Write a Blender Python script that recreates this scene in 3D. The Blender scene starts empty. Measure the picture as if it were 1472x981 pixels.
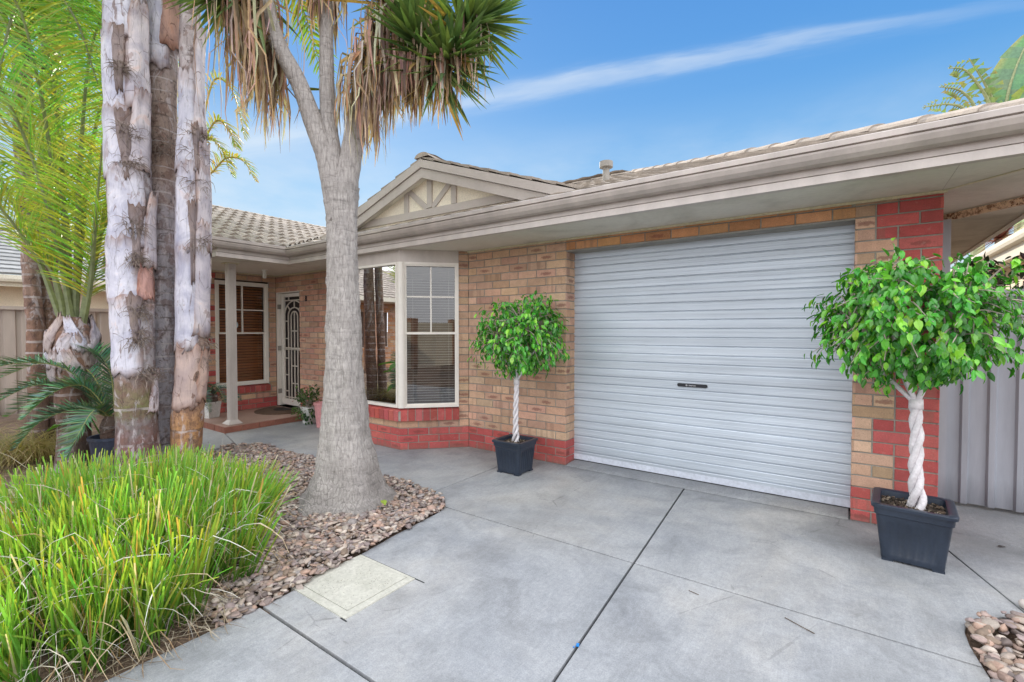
import bpy, bmesh, math, random
import numpy as np
from mathutils import Vector, Matrix, Quaternion, noise as mnoise
random.seed(11); np.random.seed(11)
R = math.radians
scene = bpy.context.scene
COL = scene.collection
V = Vector
rnd = random.random
def U(a, b): return a + (b - a) * random.random()
def lerp(a, b, t): return a + (b - a) * t

# ------------------------------------------------------------------ materials
def mat_new(name):
    m = bpy.data.materials.new(name); m.use_nodes = True
    nt = m.node_tree; nt.nodes.clear()
    out = nt.nodes.new('ShaderNodeOutputMaterial')
    b = nt.nodes.new('ShaderNodeBsdfPrincipled')
    nt.links.new(b.outputs[0], out.inputs[0])
    return m, nt, b, out
def lk(nt, a, b): nt.links.new(a, b)
def setin(nt, sock, v):
    if hasattr(v, 'is_linked') or isinstance(v, bpy.types.NodeSocket): nt.links.new(v, sock)
    else:
        if sock.type == 'RGBA' and hasattr(v, '__len__') and len(v) == 3: v = (*v, 1)
        sock.default_value = v
def mixc(nt, fac, a, b, blend='MIX'):
    n = nt.nodes.new('ShaderNodeMix'); n.data_type = 'RGBA'; n.blend_type = blend
    setin(nt, n.inputs[0], fac); setin(nt, n.inputs[6], a); setin(nt, n.inputs[7], b)
    return n.outputs[2]
def math_(nt, op, a, b=0.0, c=None, clamp=False):
    n = nt.nodes.new('ShaderNodeMath'); n.operation = op; n.use_clamp = clamp
    setin(nt, n.inputs[0], a); setin(nt, n.inputs[1], b)
    if c is not None: setin(nt, n.inputs[2], c)
    return n.outputs[0]
def vmath(nt, op, a, b=None):
    n = nt.nodes.new('ShaderNodeVectorMath'); n.operation = op
    setin(nt, n.inputs[0], a)
    if b is not None: setin(nt, n.inputs[1], b)
    return n
def coord(nt, scale=(1, 1, 1), kind='Object', rot=(0, 0, 0)):
    t = nt.nodes.new('ShaderNodeTexCoord'); mp = nt.nodes.new('ShaderNodeMapping')
    mp.inputs['Scale'].default_value = scale; mp.inputs['Rotation'].default_value = rot
    lk(nt, t.outputs[kind], mp.inputs[0]); return mp.outputs[0]
def noise_(nt, vec, scale, detail=4, rough=.55, dist=0):
    n = nt.nodes.new('ShaderNodeTexNoise'); lk(nt, vec, n.inputs['Vector'])
    n.inputs['Scale'].default_value = scale; n.inputs['Detail'].default_value = detail
    n.inputs['Roughness'].default_value = rough; n.inputs['Distortion'].default_value = dist
    return n.outputs['Fac']
def voro(nt, vec, scale, feature='F1', rand=1.0):
    n = nt.nodes.new('ShaderNodeTexVoronoi'); n.feature = feature; lk(nt, vec, n.inputs['Vector'])
    n.inputs['Scale'].default_value = scale; n.inputs['Randomness'].default_value = rand
    return n.outputs['Distance'], n
def ramp(nt, fac, stops, interp='LINEAR'):
    n = nt.nodes.new('ShaderNodeValToRGB'); n.color_ramp.interpolation = interp
    while len(n.color_ramp.elements) < len(stops): n.color_ramp.elements.new(.5)
    for e, (p, c) in zip(n.color_ramp.elements, stops):
        e.position = p; e.color = (c, c, c, 1) if not hasattr(c, '__len__') else (*c, 1)
    lk(nt, fac, n.inputs[0]); return n.outputs[0]
def bump(nt, h, strength, dist=.01, prev=None):
    n = nt.nodes.new('ShaderNodeBump'); n.inputs['Strength'].default_value = strength
    n.inputs['Distance'].default_value = dist; lk(nt, h, n.inputs['Height'])
    if prev is not None: lk(nt, prev, n.inputs['Normal'])
    return n.outputs[0]
def attr(nt, name='tint'):
    n = nt.nodes.new('ShaderNodeAttribute'); n.attribute_name = name; return n

def mat_basic(name, col, rough=.6, nscale=6, namt=.25, bscale=60, bamt=.1, metal=0, tint=False, spec=.5, bdist=.004, stretch=(1, 1, 1), fine=.12):
    m, nt, b, o = mat_new(name)
    c = coord(nt, stretch)
    base = attr(nt).outputs['Color'] if tint else None
    n1 = noise_(nt, c, nscale, 5); n2 = noise_(nt, c, bscale, 4)
    v = ramp(nt, n1, [(.3, 1 - namt), (.7, 1 + namt * .6)])
    v2 = ramp(nt, n2, [(.3, 1 - fine), (.7, 1 + fine)])
    k = mixc(nt, 1, v, v2, 'MULTIPLY')
    cc = mixc(nt, 1, base if tint else col, k, 'MULTIPLY')
    if tint and col != (1, 1, 1): cc = mixc(nt, 1, cc, col, 'MULTIPLY')
    lk(nt, cc, b.inputs['Base Color'])
    b.inputs['Roughness'].default_value = rough; b.inputs['Metallic'].default_value = metal
    b.inputs['Specular IOR Level'].default_value = spec
    if bamt: lk(nt, bump(nt, n2, bamt, bdist), b.inputs['Normal'])
    return m

M = {}
# brick: per-brick tint, burnt blotches and stripes driven by the brick's own coordinates
def make_brick():
    m, nt, b, o = mat_new('brick')
    t = attr(nt, 'tint'); a = attr(nt, 'aux')
    sx = nt.nodes.new('ShaderNodeSeparateXYZ'); lk(nt, a.outputs['Vector'], sx.inputs[0])
    c = coord(nt)
    n1 = noise_(nt, c, 14, 5, .65); n2 = noise_(nt, c, 120, 4, .7); n3 = noise_(nt, c, 2.0, 3)
    base = mixc(nt, 1, t.outputs['Color'], ramp(nt, n1, [(.25, .82), (.75, 1.14)]), 'MULTIPLY')
    base = mixc(nt, 1, base, ramp(nt, n2, [(.3, .8), (.7, 1.14)]), 'MULTIPLY')
    base = mixc(nt, 1, base, ramp(nt, n3, [(.3, .88), (.7, 1.08)]), 'MULTIPLY')
    # burnt blotch
    dx = math_(nt, 'MULTIPLY', math_(nt, 'SUBTRACT', sx.outputs[0], .52), 2.3)
    dz = math_(nt, 'MULTIPLY', math_(nt, 'SUBTRACT', sx.outputs[1], .45), 2.6)
    d = math_(nt, 'SQRT', math_(nt, 'ADD', math_(nt, 'MULTIPLY', dx, dx), math_(nt, 'MULTIPLY', dz, dz)))
    d = math_(nt, 'ADD', d, math_(nt, 'MULTIPLY', math_(nt, 'SUBTRACT', noise_(nt, c, 45, 3), .5), 1.3))
    spot = ramp(nt, d, [(.45, 1), (.75, 0)])
    gate = math_(nt, 'GREATER_THAN', sx.outputs[2], .88)
    spot = math_(nt, 'MULTIPLY', spot, gate)
    base = mixc(nt, math_(nt, 'MULTIPLY', spot, .58), base, (.16, .045, .035))
    # vertical dragged stripes
    st = coord(nt, (16, 16, .6)); sn = ramp(nt, noise_(nt, st, 1.0, 1), [(.52, 0), (.6, 1)])
    g2 = math_(nt, 'MULTIPLY', math_(nt, 'GREATER_THAN', sx.outputs[2], .52), math_(nt, 'LESS_THAN', sx.outputs[2], .76))
    base = mixc(nt, math_(nt, 'MULTIPLY', math_(nt, 'MULTIPLY', sn, g2), .36), base, (.22, .12, .09))
    # small iron pits
    dd, _ = voro(nt, c, 55); pit = math_(nt, 'LESS_THAN', dd, .13)
    base = mixc(nt, math_(nt, 'MULTIPLY', pit, .6), base, (.12, .06, .05))
    ef = ramp(nt, noise_(nt, c, 26, 5, .7), [(.58, 0), (.70, 1)]); base = mixc(nt, math_(nt, 'MULTIPLY', ef, .28), base, (.52, .40, .33))
    scz = nt.nodes.new('ShaderNodeSeparateXYZ'); lk(nt, c, scz.inputs[0])
    dirt = ramp(nt, math_(nt, 'ADD', scz.outputs[2], math_(nt, 'MULTIPLY', math_(nt, 'SUBTRACT', n1, .5), .12)), [(.0, 1), (.07, 0)]); base = mixc(nt, math_(nt, 'MULTIPLY', dirt, .5), base, (.20, .15, .12))
    lk(nt, base, b.inputs['Base Color']); b.inputs['Roughness'].default_value = .82
    lk(nt, bump(nt, n2, .35, .004, bump(nt, n1, .2, .006)), b.inputs['Normal'])
    return m
M['brick'] = make_brick()
M['mortar'] = mat_basic('mortar', (.33, .32, .28), .95, 5, .3, 90, .4)
M['trim'] = mat_basic('painted trim', (.56, .51, .475), .5, 3, .14, 40, .03, fine=.03, stretch=(2, 2, .7))
M['trim_dark'] = mat_basic('painted fascia', (.50, .455, .425), .5, 3, .12, 40, .03, fine=.04)
M['gutter'] = mat_basic('gutter paint', (.47, .42, .385), .36, 2.2, .2, 30, .02, fine=.03, stretch=(2.4, 2.4, 1.2))
M['cream'] = mat_basic('cream window frame', (.80, .76, .70), .4, 4, .07, 40, .02, fine=.03)
M['grille'] = mat_basic('cream grille', (.72, .66, .58), .4, 4, .05, 40, .0)
M['quad'] = mat_basic('cream bead', (.62, .57, .40), .6, 4, .12, 40, .02)
def make_soffit():
    m, nt, b, o = mat_new('soffit'); c = coord(nt)
    n = noise_(nt, c, 1.3, 4, .6, .6); n2 = noise_(nt, c, 30, 3)
    k = ramp(nt, n, [(.28, (.50, .48, .41)), (.5, (.70, .675, .60)), (.75, (.76, .735, .665))])
    k = mixc(nt, 1, k, ramp(nt, n2, [(.3, .95), (.7, 1.03)]), 'MULTIPLY')
    lk(nt, k, b.inputs['Base Color']); b.inputs['Roughness'].default_value = .8
    return m
M['soffit'] = make_soffit()
M['cladding'] = mat_basic('gable sheet', (.88, .82, .69), .75, 3, .12, 60, .06)
M['steel'] = mat_basic('lintel steel', (.30, .28, .25), .55, 6, .25, 60, .05)
def make_rust():
    m, nt, b, o = mat_new('rusty steel'); c = coord(nt)
    n = noise_(nt, c, 38, 5, .7); n2 = noise_(nt, c, 9, 4)
    f = math_(nt, 'MULTIPLY', ramp(nt, n, [(.47, 0), (.56, 1)]), ramp(nt, n2, [(.3, .2), (.6, 1)]))
    lk(nt, mixc(nt, f, (.80, .64, .46), (.16, .055, .025)), b.inputs['Base Color'])
    b.inputs['Roughness'].default_value = .8; lk(nt, bump(nt, n, .5, .004), b.inputs['Normal'])
    return m
M['rust'] = make_rust()
def make_tile(name, c1, c2):
    m, nt, b, o = mat_new(name); c = coord(nt)
    n = noise_(nt, c, 1.7, 5, .65); n2 = noise_(nt, c, 90, 4, .7); n3 = noise_(nt, c, 12, 4)
    t = attr(nt)
    k = mixc(nt, ramp(nt, n3, [(.3, 0), (.7, 1)]), c1, c2)
    k = mixc(nt, 1, k, ramp(nt, n, [(.3, .75), (.7, 1.15)]), 'MULTIPLY')
    k = mixc(nt, 1, k, ramp(nt, n2, [(.3, .78), (.7, 1.15)]), 'MULTIPLY')
    k = mixc(nt, 1, k, t.outputs['Color'], 'MULTIPLY')
    lk(nt, k, b.inputs['Base Color']); b.inputs['Roughness'].default_value = .85
    lk(nt, bump(nt, n2, .4, .004), b.inputs['Normal']); return m
M['tile'] = make_tile('concrete roof tile', (.35, .31, .275), (.46, .405, .355))
M['tile_grey'] = make_tile('grey roof tile', (.23, .24, .25), (.31, .32, .33))
def make_curtain():
    m, nt, b, o = mat_new('door curtain'); c = coord(nt, (.5, 1, 60)); c2 = coord(nt)
    n = noise_(nt, c, 3.0, 5, .7); n2 = noise_(nt, c2, .9, 3)
    k = mixc(nt, ramp(nt, n, [(.3, 0), (.7, 1)]), (.45, .51, .585), (.63, .69, .755))
    nb = noise_(nt, coord(nt, (.25, 1, 14)), 1.2, 2); k = mixc(nt, 1, k, ramp(nt, nb, [(.3, .88), (.7, 1.1)]), 'MULTIPLY')  # slat bands lighter and darker: reflections painted into the door colour
    k = mixc(nt, 1, k, ramp(nt, n2, [(.3, .92), (.7, 1.05)]), 'MULTIPLY')
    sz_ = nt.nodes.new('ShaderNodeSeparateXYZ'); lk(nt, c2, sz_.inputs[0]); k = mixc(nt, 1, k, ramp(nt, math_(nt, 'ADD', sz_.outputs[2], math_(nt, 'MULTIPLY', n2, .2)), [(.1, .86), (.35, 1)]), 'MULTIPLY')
    lk(nt, k, b.inputs['Base Color']); b.inputs['Roughness'].default_value = .38
    b.inputs['Metallic'].default_value = .25
    lk(nt, bump(nt, n, .08, .003), b.inputs['Normal']); return m
M['curtain'] = make_curtain()
M['rail_light'] = mat_basic('door rail', (.58, .62, .70), .35, 4, .06, 40, 0)
M['black_plastic'] = mat_basic('black plastic', (.012, .014, .02), .35, 4, .2, 40, 0)
M['white_print'] = mat_basic('white print', (.8, .8, .82), .5, 4, .02, 40, 0)
def make_glass(name, lo=.10, hi=.85, tintc=(1, 1, 1)):
    m, nt, b, o = mat_new(name)
    g = nt.nodes.new('ShaderNodeBsdfGlossy'); g.inputs['Roughness'].default_value = .004
    t = nt.nodes.new('ShaderNodeBsdfTransparent'); t.inputs[0].default_value = (*tintc, 1)
    lw = nt.nodes.new('ShaderNodeFresnel'); lw.inputs[0].default_value = 1.5
    f = math_(nt, 'ADD', math_(nt, 'MULTIPLY', lw.outputs[0], hi), lo, clamp=True)
    mx = nt.nodes.new('ShaderNodeMixShader'); lk(nt, f, mx.inputs[0]); lk(nt, t.outputs[0], mx.inputs[1]); lk(nt, g.outputs[0], mx.inputs[2])
    c = coord(nt); lk(nt, bump(nt, noise_(nt, c, 1.6, 2), .02, .02), g.inputs['Normal'])
    lk(nt, mx.outputs[0], o.inputs[0]); nt.nodes.remove(b); return m
M['glass'] = make_glass('window glass', .11, .8, (.85, .87, .88))
M['glass_dim'] = make_glass('porch glass', .04, .7)
M['blind'] = mat_basic('cream blind', (.55, .50, .44), .6, 4, .05, 40, 0)
M['blind_brown'] = mat_basic('timber blind', (.42, .17, .07), .4, 5, .35, 30, 0, stretch=(1, .2, 6))
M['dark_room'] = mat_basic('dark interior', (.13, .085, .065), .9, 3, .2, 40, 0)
M['room'] = mat_basic('interior paint', (.38, .31, .25), .9, 3, .1, 40, 0)
M['mesh'] = mat_basic('fly screen', (.02, .013, .012), .6, 3, .2, 300, .2)
def make_concrete():
    m, nt, b, o = mat_new('concrete'); c = coord(nt)
    a = noise_(nt, c, .75, 6, .62, .5); d = noise_(nt, c, 3.2, 6, .68, 1.0); f = noise_(nt, c, 150, 4, .75)
    sw = noise_(nt, coord(nt, (9, 1.6, 1), rot=(0, 0, .6)), 2.6, 6, .72, 2.2)
    k = ramp(nt, a, [(.28, (.23, .25, .28)), (.5, (.355, .368, .385)), (.72, (.475, .465, .445))])
    k = mixc(nt, 1, k, ramp(nt, d, [(.28, .76), (.52, 1.0), (.75, 1.13)]), 'MULTIPLY')
    k = mixc(nt, 1, k, ramp(nt, sw, [(.3, .89), (.6, 1.01), (.74, 1.12)]), 'MULTIPLY')
    k = mixc(nt, 1, k, ramp(nt, f, [(.28, .74), (.72, 1.2)]), 'MULTIPLY')
    g2 = noise_(nt, c, 38, 5, .75); k = mixc(nt, 1, k, ramp(nt, g2, [(.28, .84), (.72, 1.12)]), 'MULTIPLY')
    st = ramp(nt, noise_(nt, c, .62, 4, .6, 1.1), [(.52, 0), (.70, 1)])
    k = mixc(nt, math_(nt, 'MULTIPLY', st, .42), k, (.185, .19, .19))
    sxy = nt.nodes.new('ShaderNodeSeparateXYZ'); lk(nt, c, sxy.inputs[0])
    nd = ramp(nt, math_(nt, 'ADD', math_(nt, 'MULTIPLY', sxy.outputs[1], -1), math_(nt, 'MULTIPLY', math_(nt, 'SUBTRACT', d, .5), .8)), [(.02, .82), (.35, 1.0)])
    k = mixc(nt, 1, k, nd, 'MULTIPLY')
    ty = math_(nt, 'ABSOLUTE', math_(nt, 'SUBTRACT', math_(nt, 'ABSOLUTE', math_(nt, 'SUBTRACT', sxy.outputs[0], 1.25)), .72)); tm = math_(nt, 'MULTIPLY', ramp(nt, math_(nt, 'ADD', ty, math_(nt, 'MULTIPLY', math_(nt, 'SUBTRACT', d, .5), .25)), [(.03, 1), (.16, 0)]), .14); k = mixc(nt, tm, k, (.16, .16, .165))
    hair, _ = voro(nt, coord(nt, (1, 1, 1)), 1.3, 'DISTANCE_TO_EDGE'); hc = math_(nt, 'MULTIPLY', math_(nt, 'LESS_THAN', math_(nt, 'ADD', hair, math_(nt, 'MULTIPLY', math_(nt, 'SUBTRACT', d, .5), .06)), .0022), ramp(nt, a, [(.5, 0), (.6, 1)]))
    k = mixc(nt, math_(nt, 'MULTIPLY', hc, .4), k, (.1, .1, .1))
    dd, _ = voro(nt, c, 4.5); speck = math_(nt, 'LESS_THAN', dd, .018)
    k = mixc(nt, math_(nt, 'MULTIPLY', speck, .8), k, (.06, .05, .045))
    lk(nt, k, b.inputs['Base Color'])
    lk(nt, ramp(nt, d, [(.3, .55), (.7, .8)]), b.inputs['Roughness'])
    lk(nt, bump(nt, f, .35, .003, bump(nt, sw, .12, .006)), b.inputs['Normal']); return m
M['concrete'] = make_concrete()
M['joint'] = mat_basic('joint filler', (.035, .037, .04), .95, 8, .4, 90, .4)
M['porch'] = mat_basic('porch paint', (.40, .27, .22), .55, 3, .15, 60, .06)
M['porch_edge'] = mat_basic('porch brick edge', (.28, .11, .075), .7, 5, .3, 60, .2)
def make_cover():
    m, nt, b, o = mat_new('cover concrete'); c = coord(nt)
    n = noise_(nt, c, 60, 4); n2 = noise_(nt, c, 5, 4)
    k = mixc(nt, ramp(nt, n2, [(.3, 0), (.7, 1)]), (.45, .445, .385), (.54, .53, .47))
    dd, _ = voro(nt, c, 75); sx = nt.nodes.new('ShaderNodeSeparateXYZ'); lk(nt, c, sx.inputs[0])
    q = math_(nt, 'MAXIMUM', math_(nt, 'ABSOLUTE', sx.outputs[0]), math_(nt, 'ABSOLUTE', sx.outputs[1]))
    ins = math_(nt, 'LESS_THAN', math_(nt, 'ADD', q, math_(nt, 'MULTIPLY', n2, .09)), .22)
    pit = math_(nt, 'MULTIPLY', math_(nt, 'LESS_THAN', math_(nt, 'ADD', dd, math_(nt, 'MULTIPLY', noise_(nt, c, 18, 3), .5)), .42), ins)
    k = mixc(nt, math_(nt, 'MULTIPLY', pit, .85), k, (.15, .135, .10))
    k = mixc(nt, 1, k, ramp(nt, n, [(.3, .85), (.7, 1.1)]), 'MULTIPLY')
    lk(nt, k, b.inputs['Base Color']); b.inputs['Roughness'].default_value = .9
    lk(nt, bump(nt, math_(nt, 'SUBTRACT', n, pit), .5, .004), b.inputs['Normal']); return m
M['cover'] = make_cover()
M['soil'] = mat_basic('garden soil', (.17, .115, .08), .95, 7, .5, 70, .8, bdist=.02, fine=.4)
M['potsoil'] = mat_basic('potting mix', (1, 1, 1), .95, 25, .4, 120, .6, tint=True)
M['pebble'] = mat_basic('river stone', (1, 1, 1), .75, 25, .22, 160, .3, tint=True, bdist=.003)
M['straw'] = mat_basic('dry straw', (1, 1, 1), .8, 15, .25, 80, .1, tint=True)

def make_leaf(name, rough=.4, trans=.35, spec=.4, mult=(1, 1, 1), nscale=20):
    m, nt, b, o = mat_new(name); c = coord(nt)
    t = attr(nt).outputs['Color']; n = noise_(nt, c, nscale, 3)
    k = mixc(nt, 1, t, ramp(nt, n, [(.3, .8), (.7, 1.15)]), 'MULTIPLY')
    lk(nt, k, b.inputs['Base Color']); b.inputs['Roughness'].default_value = rough
    b.inputs['Specular IOR Level'].default_value = spec
    tr = nt.nodes.new('ShaderNodeBsdfTranslucent')
    lk(nt, mixc(nt, 1, k, (1.6, 1.5, .7), 'MULTIPLY'), tr.inputs[0])
    mx = nt.nodes.new('ShaderNodeMixShader'); mx.inputs[0].default_value = trans
    lk(nt, b.outputs[0], mx.inputs[1]); lk(nt, tr.outputs[0], mx.inputs[2]); lk(nt, mx.outputs[0], o.inputs[0])
    return m
M['palm_leaf'] = make_leaf('palm leaf', .45, .5)
M['yucca_leaf'] = make_leaf('yucca leaf', .42, .3)
M['dead_leaf'] = make_leaf('dead leaf', .8, .25, .2)
M['fig_leaf'] = make_leaf('fig leaf', .24, .16, .6)
M['grass_leaf'] = make_leaf('strap leaf', .45, .4)
M['cycad_leaf'] = make_leaf('cycad leaf', .4, .15)
M['shrub_leaf'] = make_leaf('shrub leaf', .4, .25)

def make_yucca_bark():
    m, nt, b, o = mat_new('yucca bark'); c = coord(nt); cv = coord(nt, (1, 1, .22)); ch = coord(nt, (1, 1, 5))
    n = noise_(nt, cv, 60, 5, .7, .4); n1 = noise_(nt, c, 5, 4); n2 = noise_(nt, ch, 7, 4, .6, .5)
    sp = noise_(nt, cv, 140, 3, .7)
    k = mixc(nt, ramp(nt, n1, [(.3, 0), (.7, 1)]), (.31, .285, .27), (.42, .39, .37))
    k = mixc(nt, 1, k, ramp(nt, n, [(.25, .5), (.5, 1.0), (.75, 1.22)]), 'MULTIPLY')
    k = mixc(nt, 1, k, ramp(nt, n2, [(.28, .7), (.42, 1), (.7, 1.08)]), 'MULTIPLY')
    k = mixc(nt, math_(nt, 'MULTIPLY', ramp(nt, sp, [(.62, 0), (.72, 1)]), .55), k, (.62, .59, .57))
    fe, _ = voro(nt, coord(nt, (1, 1, .14)), 34, 'DISTANCE_TO_EDGE'); fc = math_(nt, 'MULTIPLY', ramp(nt, fe, [(.0, 1), (.12, 0)]), ramp(nt, n1, [(.35, .35), (.6, 1)])); k = mixc(nt, math_(nt, 'MULTIPLY', fc, .30), k, (.13, .115, .105))
    sb = nt.nodes.new('ShaderNodeSeparateXYZ'); lk(nt, c, sb.inputs[0]); lowd = ramp(nt, math_(nt, 'ADD', sb.outputs[2], math_(nt, 'MULTIPLY', n1, .2)), [(.1, .72), (.45, 1)]); k = mixc(nt, 1, k, lowd, 'MULTIPLY')
    lk(nt, k, b.inputs['Base Color']); b.inputs['Roughness'].default_value = .9
    h = math_(nt, 'SUBTRACT', math_(nt, 'ADD', n, math_(nt, 'MULTIPLY', n2, .8)), math_(nt, 'MULTIPLY', fc, .4))
    lk(nt, bump(nt, h, .8, .012), b.inputs['Normal']); return m
M['yucca_bark'] = make_yucca_bark()

def make_palm_bark(name, zone, ringp=.16, ringw=.10):
    """zone: list of (height, colour) from the ground up; patches, stains and ring scars over it."""
    m, nt, b, o = mat_new(name); c = coord(nt); cv = coord(nt, (1, 1, .35))
    sx = nt.nodes.new('ShaderNodeSeparateXYZ'); lk(nt, c, sx.inputs[0])
    n1 = noise_(nt, c, 3.2, 5, .62, .8); n2 = noise_(nt, cv, 28, 5, .7, .6); n3 = noise_(nt, c, 9, 5, .65)
    hz = math_(nt, 'ADD', sx.outputs[2], math_(nt, 'MULTIPLY', math_(nt, 'SUBTRACT', n1, .5), .9))
    zmax = zone[-1][0] + .001
    k = ramp(nt, math_(nt, 'DIVIDE', hz, zmax), [(z / zmax, col) for z, col in zone])
    patch = ramp(nt, n3, [(.5, 0), (.56, 1)], 'LINEAR')
    k = mixc(nt, math_(nt, 'MULTIPLY', patch, .55), k, (.155, .085, .065))
    pale = ramp(nt, noise_(nt, cv, 6, 5, .7, 1.2), [(.54, 0), (.6, 1)])
    k = mixc(nt, math_(nt, 'MULTIPLY', pale, .6), k, (.52, .48, .50))
    dk = ramp(nt, noise_(nt, coord(nt, (1, 1, .6)), 15, 6, .75, 1.0), [(.56, 0), (.62, 1)])
    k = mixc(nt, math_(nt, 'MULTIPLY', dk, .7), k, (.07, .045, .04))
    k = mixc(nt, 1, k, ramp(nt, n2, [(.25, .6), (.5, 1.0), (.75, 1.25)]), 'MULTIPLY')
    rz = math_(nt, 'FRACT', math_(nt, 'DIVIDE', math_(nt, 'ADD', sx.outputs[2], math_(nt, 'MULTIPLY', n1, .06)), ringp))
    ring = math_(nt, 'LESS_THAN', rz, ringw)
    k = mixc(nt, math_(nt, 'MULTIPLY', ring, .55), k, mixc(nt, ramp(nt, n1, [(.45, 0), (.55, 1)]), (.10, .07, .06), (.55, .5, .5)))
    lk(nt, k, b.inputs['Base Color']); b.inputs['Roughness'].default_value = .85
    h = math_(nt, 'SUBTRACT', math_(nt, 'ADD', n2, n3), math_(nt, 'MULTIPLY', ring, .7))
    lk(nt, bump(nt, h, .8, .015), b.inputs['Normal']); return m
M['palm_bark_a'] = make_palm_bark('palm bark moss', [(0, (.13, .10, .10)), (.28, (.17, .085, .075)), (.5, (.20, .17, .17)), (.68, (.155, .15, .06)), (.88, (.22, .15, .12)), (1.05, (.30, .27, .28)), (1.5, (.42, .40, .43)), (1.85, (.42, .2, .12)), (2.3, (.46, .44, .48)), (5, (.30, .25, .24))], .34, .07)
M['palm_bark_b'] = make_palm_bark('palm bark grey', [(0, (.30, .285, .315)), (2.7, (.34, .315, .34)), (3.1, (.30, .22, .18)), (3.9, (.32, .25, .22)), (5.2, (.40, .38, .42))], .13, .12)
M['palm_bark_c'] = make_palm_bark('palm bark peel', [(0, (.14, .11, .09)), (.35, (.46, .25, .11)), (.8, (.34, .21, .15)), (1.25, (.36, .25, .20)), (1.6, (.46, .40, .41)), (5, (.36, .31, .31))], .42, .05)
M['palm_bark_d'] = make_palm_bark('palm bark brown', [(0, (.12, .09, .075)), (1.2, (.22, .12, .08)), (2.2, (.30, .20, .16)), (5, (.33, .30, .30))], .13, .2)
def make_sheath():
    m, nt, b, o = mat_new('palm leaf base'); c = coord(nt); cv = coord(nt, (1, 1, .16))
    n1 = noise_(nt, c, 3.2, 5, .62, 1.2); n2 = noise_(nt, cv, 34, 6, .75, .6); n3 = noise_(nt, coord(nt, (1, 1, .5)), 9, 5, .65, .8); n4 = noise_(nt, cv, 9, 5, .7, 1.5)
    k = mixc(nt, ramp(nt, n1, [(.35, 0), (.65, 1)]), (.42, .42, .51), (.70, .69, .735))
    k = mixc(nt, math_(nt, 'MULTIPLY', ramp(nt, n3, [(.60, 0), (.63, 1)]), .7), k, (.36, .29, .29))
    k = mixc(nt, math_(nt, 'MULTIPLY', ramp(nt, n4, [(.60, 0), (.64, 1)]), .75), k, (.17, .105, .085))
    k = mixc(nt, math_(nt, 'MULTIPLY', ramp(nt, n1, [(.60, 0), (.72, 1)]), .5), k, (.62, .40, .32))
    k = mixc(nt, 1, k, ramp(nt, n2, [(.25, .5), (.45, 1), (.75, 1.15)]), 'MULTIPLY')
    cr, _ = voro(nt, coord(nt, (1, 1, .3)), 12, 'DISTANCE_TO_EDGE'); crack = math_(nt, 'MULTIPLY', math_(nt, 'LESS_THAN', cr, .012), ramp(nt, n3, [(.45, 0), (.5, 1)]))
    k = mixc(nt, math_(nt, 'MULTIPLY', crack, .6), k, (.12, .08, .07))
    t = attr(nt); k = mixc(nt, 1, k, t.outputs['Color'], 'MULTIPLY')
    lk(nt, k, b.inputs['Base Color']); b.inputs['Roughness'].default_value = .75
    lk(nt, bump(nt, math_(nt, 'SUBTRACT', math_(nt, 'ADD', n2, n3), math_(nt, 'MULTIPLY', crack, .6)), .7, .012), b.inputs['Normal']); return m
M['sheath'] = make_sheath()
M['fibre'] = mat_basic('palm fibre', (.24, .19, .16), .9, 6, .3, 60, 0)
M['petiole'] = mat_basic('palm stalk', (1, 1, 1), .5, 8, .2, 40, .05, tint=True)
M['white_bark'] = mat_basic('white washed bark', (.70, .67, .69), .75, 18, .12, 70, .5, bdist=.006)
M['twig'] = mat_basic('pale twig', (.40, .34, .29), .8, 18, .2, 70, .2)
M['pot_black'] = mat_basic('black planter', (.018, .028, .048), .38, 6, .25, 70, .06, spec=.6)
M['pot_blue'] = mat_basic('blue glazed pot', (.05, .065, .11), .35, 6, .35, 40, .08)
M['pot_white'] = mat_basic('white pot', (.70, .70, .68), .45, 6, .1, 40, .03)
M['pot_pink'] = mat_basic('pink pot', (.70, .33, .34), .45, 6, .15, 40, .03)
M['mat_brown'] = mat_basic('coir mat', (.115, .07, .045), .95, 30, .3, 140, .6)
M['mat_black'] = mat_basic('coir mat dark', (.02, .016, .014), .95, 30, .3, 140, .6)
def make_fence(name, col):
    m, nt, b, o = mat_new(name); c = coord(nt); cv = coord(nt, (4, 4, .5))
    n = noise_(nt, cv, 2.5, 5, .65); n2 = noise_(nt, c, 40, 3)
    k = mixc(nt, 1, col, ramp(nt, n, [(.3, .85), (.7, 1.08)]), 'MULTIPLY')
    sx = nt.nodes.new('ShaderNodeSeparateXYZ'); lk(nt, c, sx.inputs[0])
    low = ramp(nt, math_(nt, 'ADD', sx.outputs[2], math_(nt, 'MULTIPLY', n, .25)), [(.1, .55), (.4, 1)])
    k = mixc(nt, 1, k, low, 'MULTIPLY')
    lk(nt, k, b.inputs['Base Color']); b.inputs['Roughness'].default_value = .45; return m
M['fence_brown'] = make_fence('fence steel brown', (.47, .40, .355))
M['fence_grey'] = make_fence('fence steel grey', (.35, .365, .41))
M['nb_wall'] = mat_basic('render cream', (.78, .70, .56), .85, 2, .1, 60, .15)
M['nb_brick'] = mat_basic('far brick', (.42, .24, .16), .85, 8, .35, 60, .15)
M['nb_gutter'] = mat_basic('cream gutter', (.72, .68, .57), .45, 3, .06, 40, 0)
M['asphalt'] = mat_basic('asphalt', (.055, .055, .058), .9, 4, .2, 120, .4)
M['red_paint'] = mat_basic('red paint', (.45, .03, .03), .35, 3, .05, 40, 0)
M['blue_chip'] = mat_basic('blue plastic', (.02, .22, .65), .4, 3, .05, 40, 0)

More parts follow.
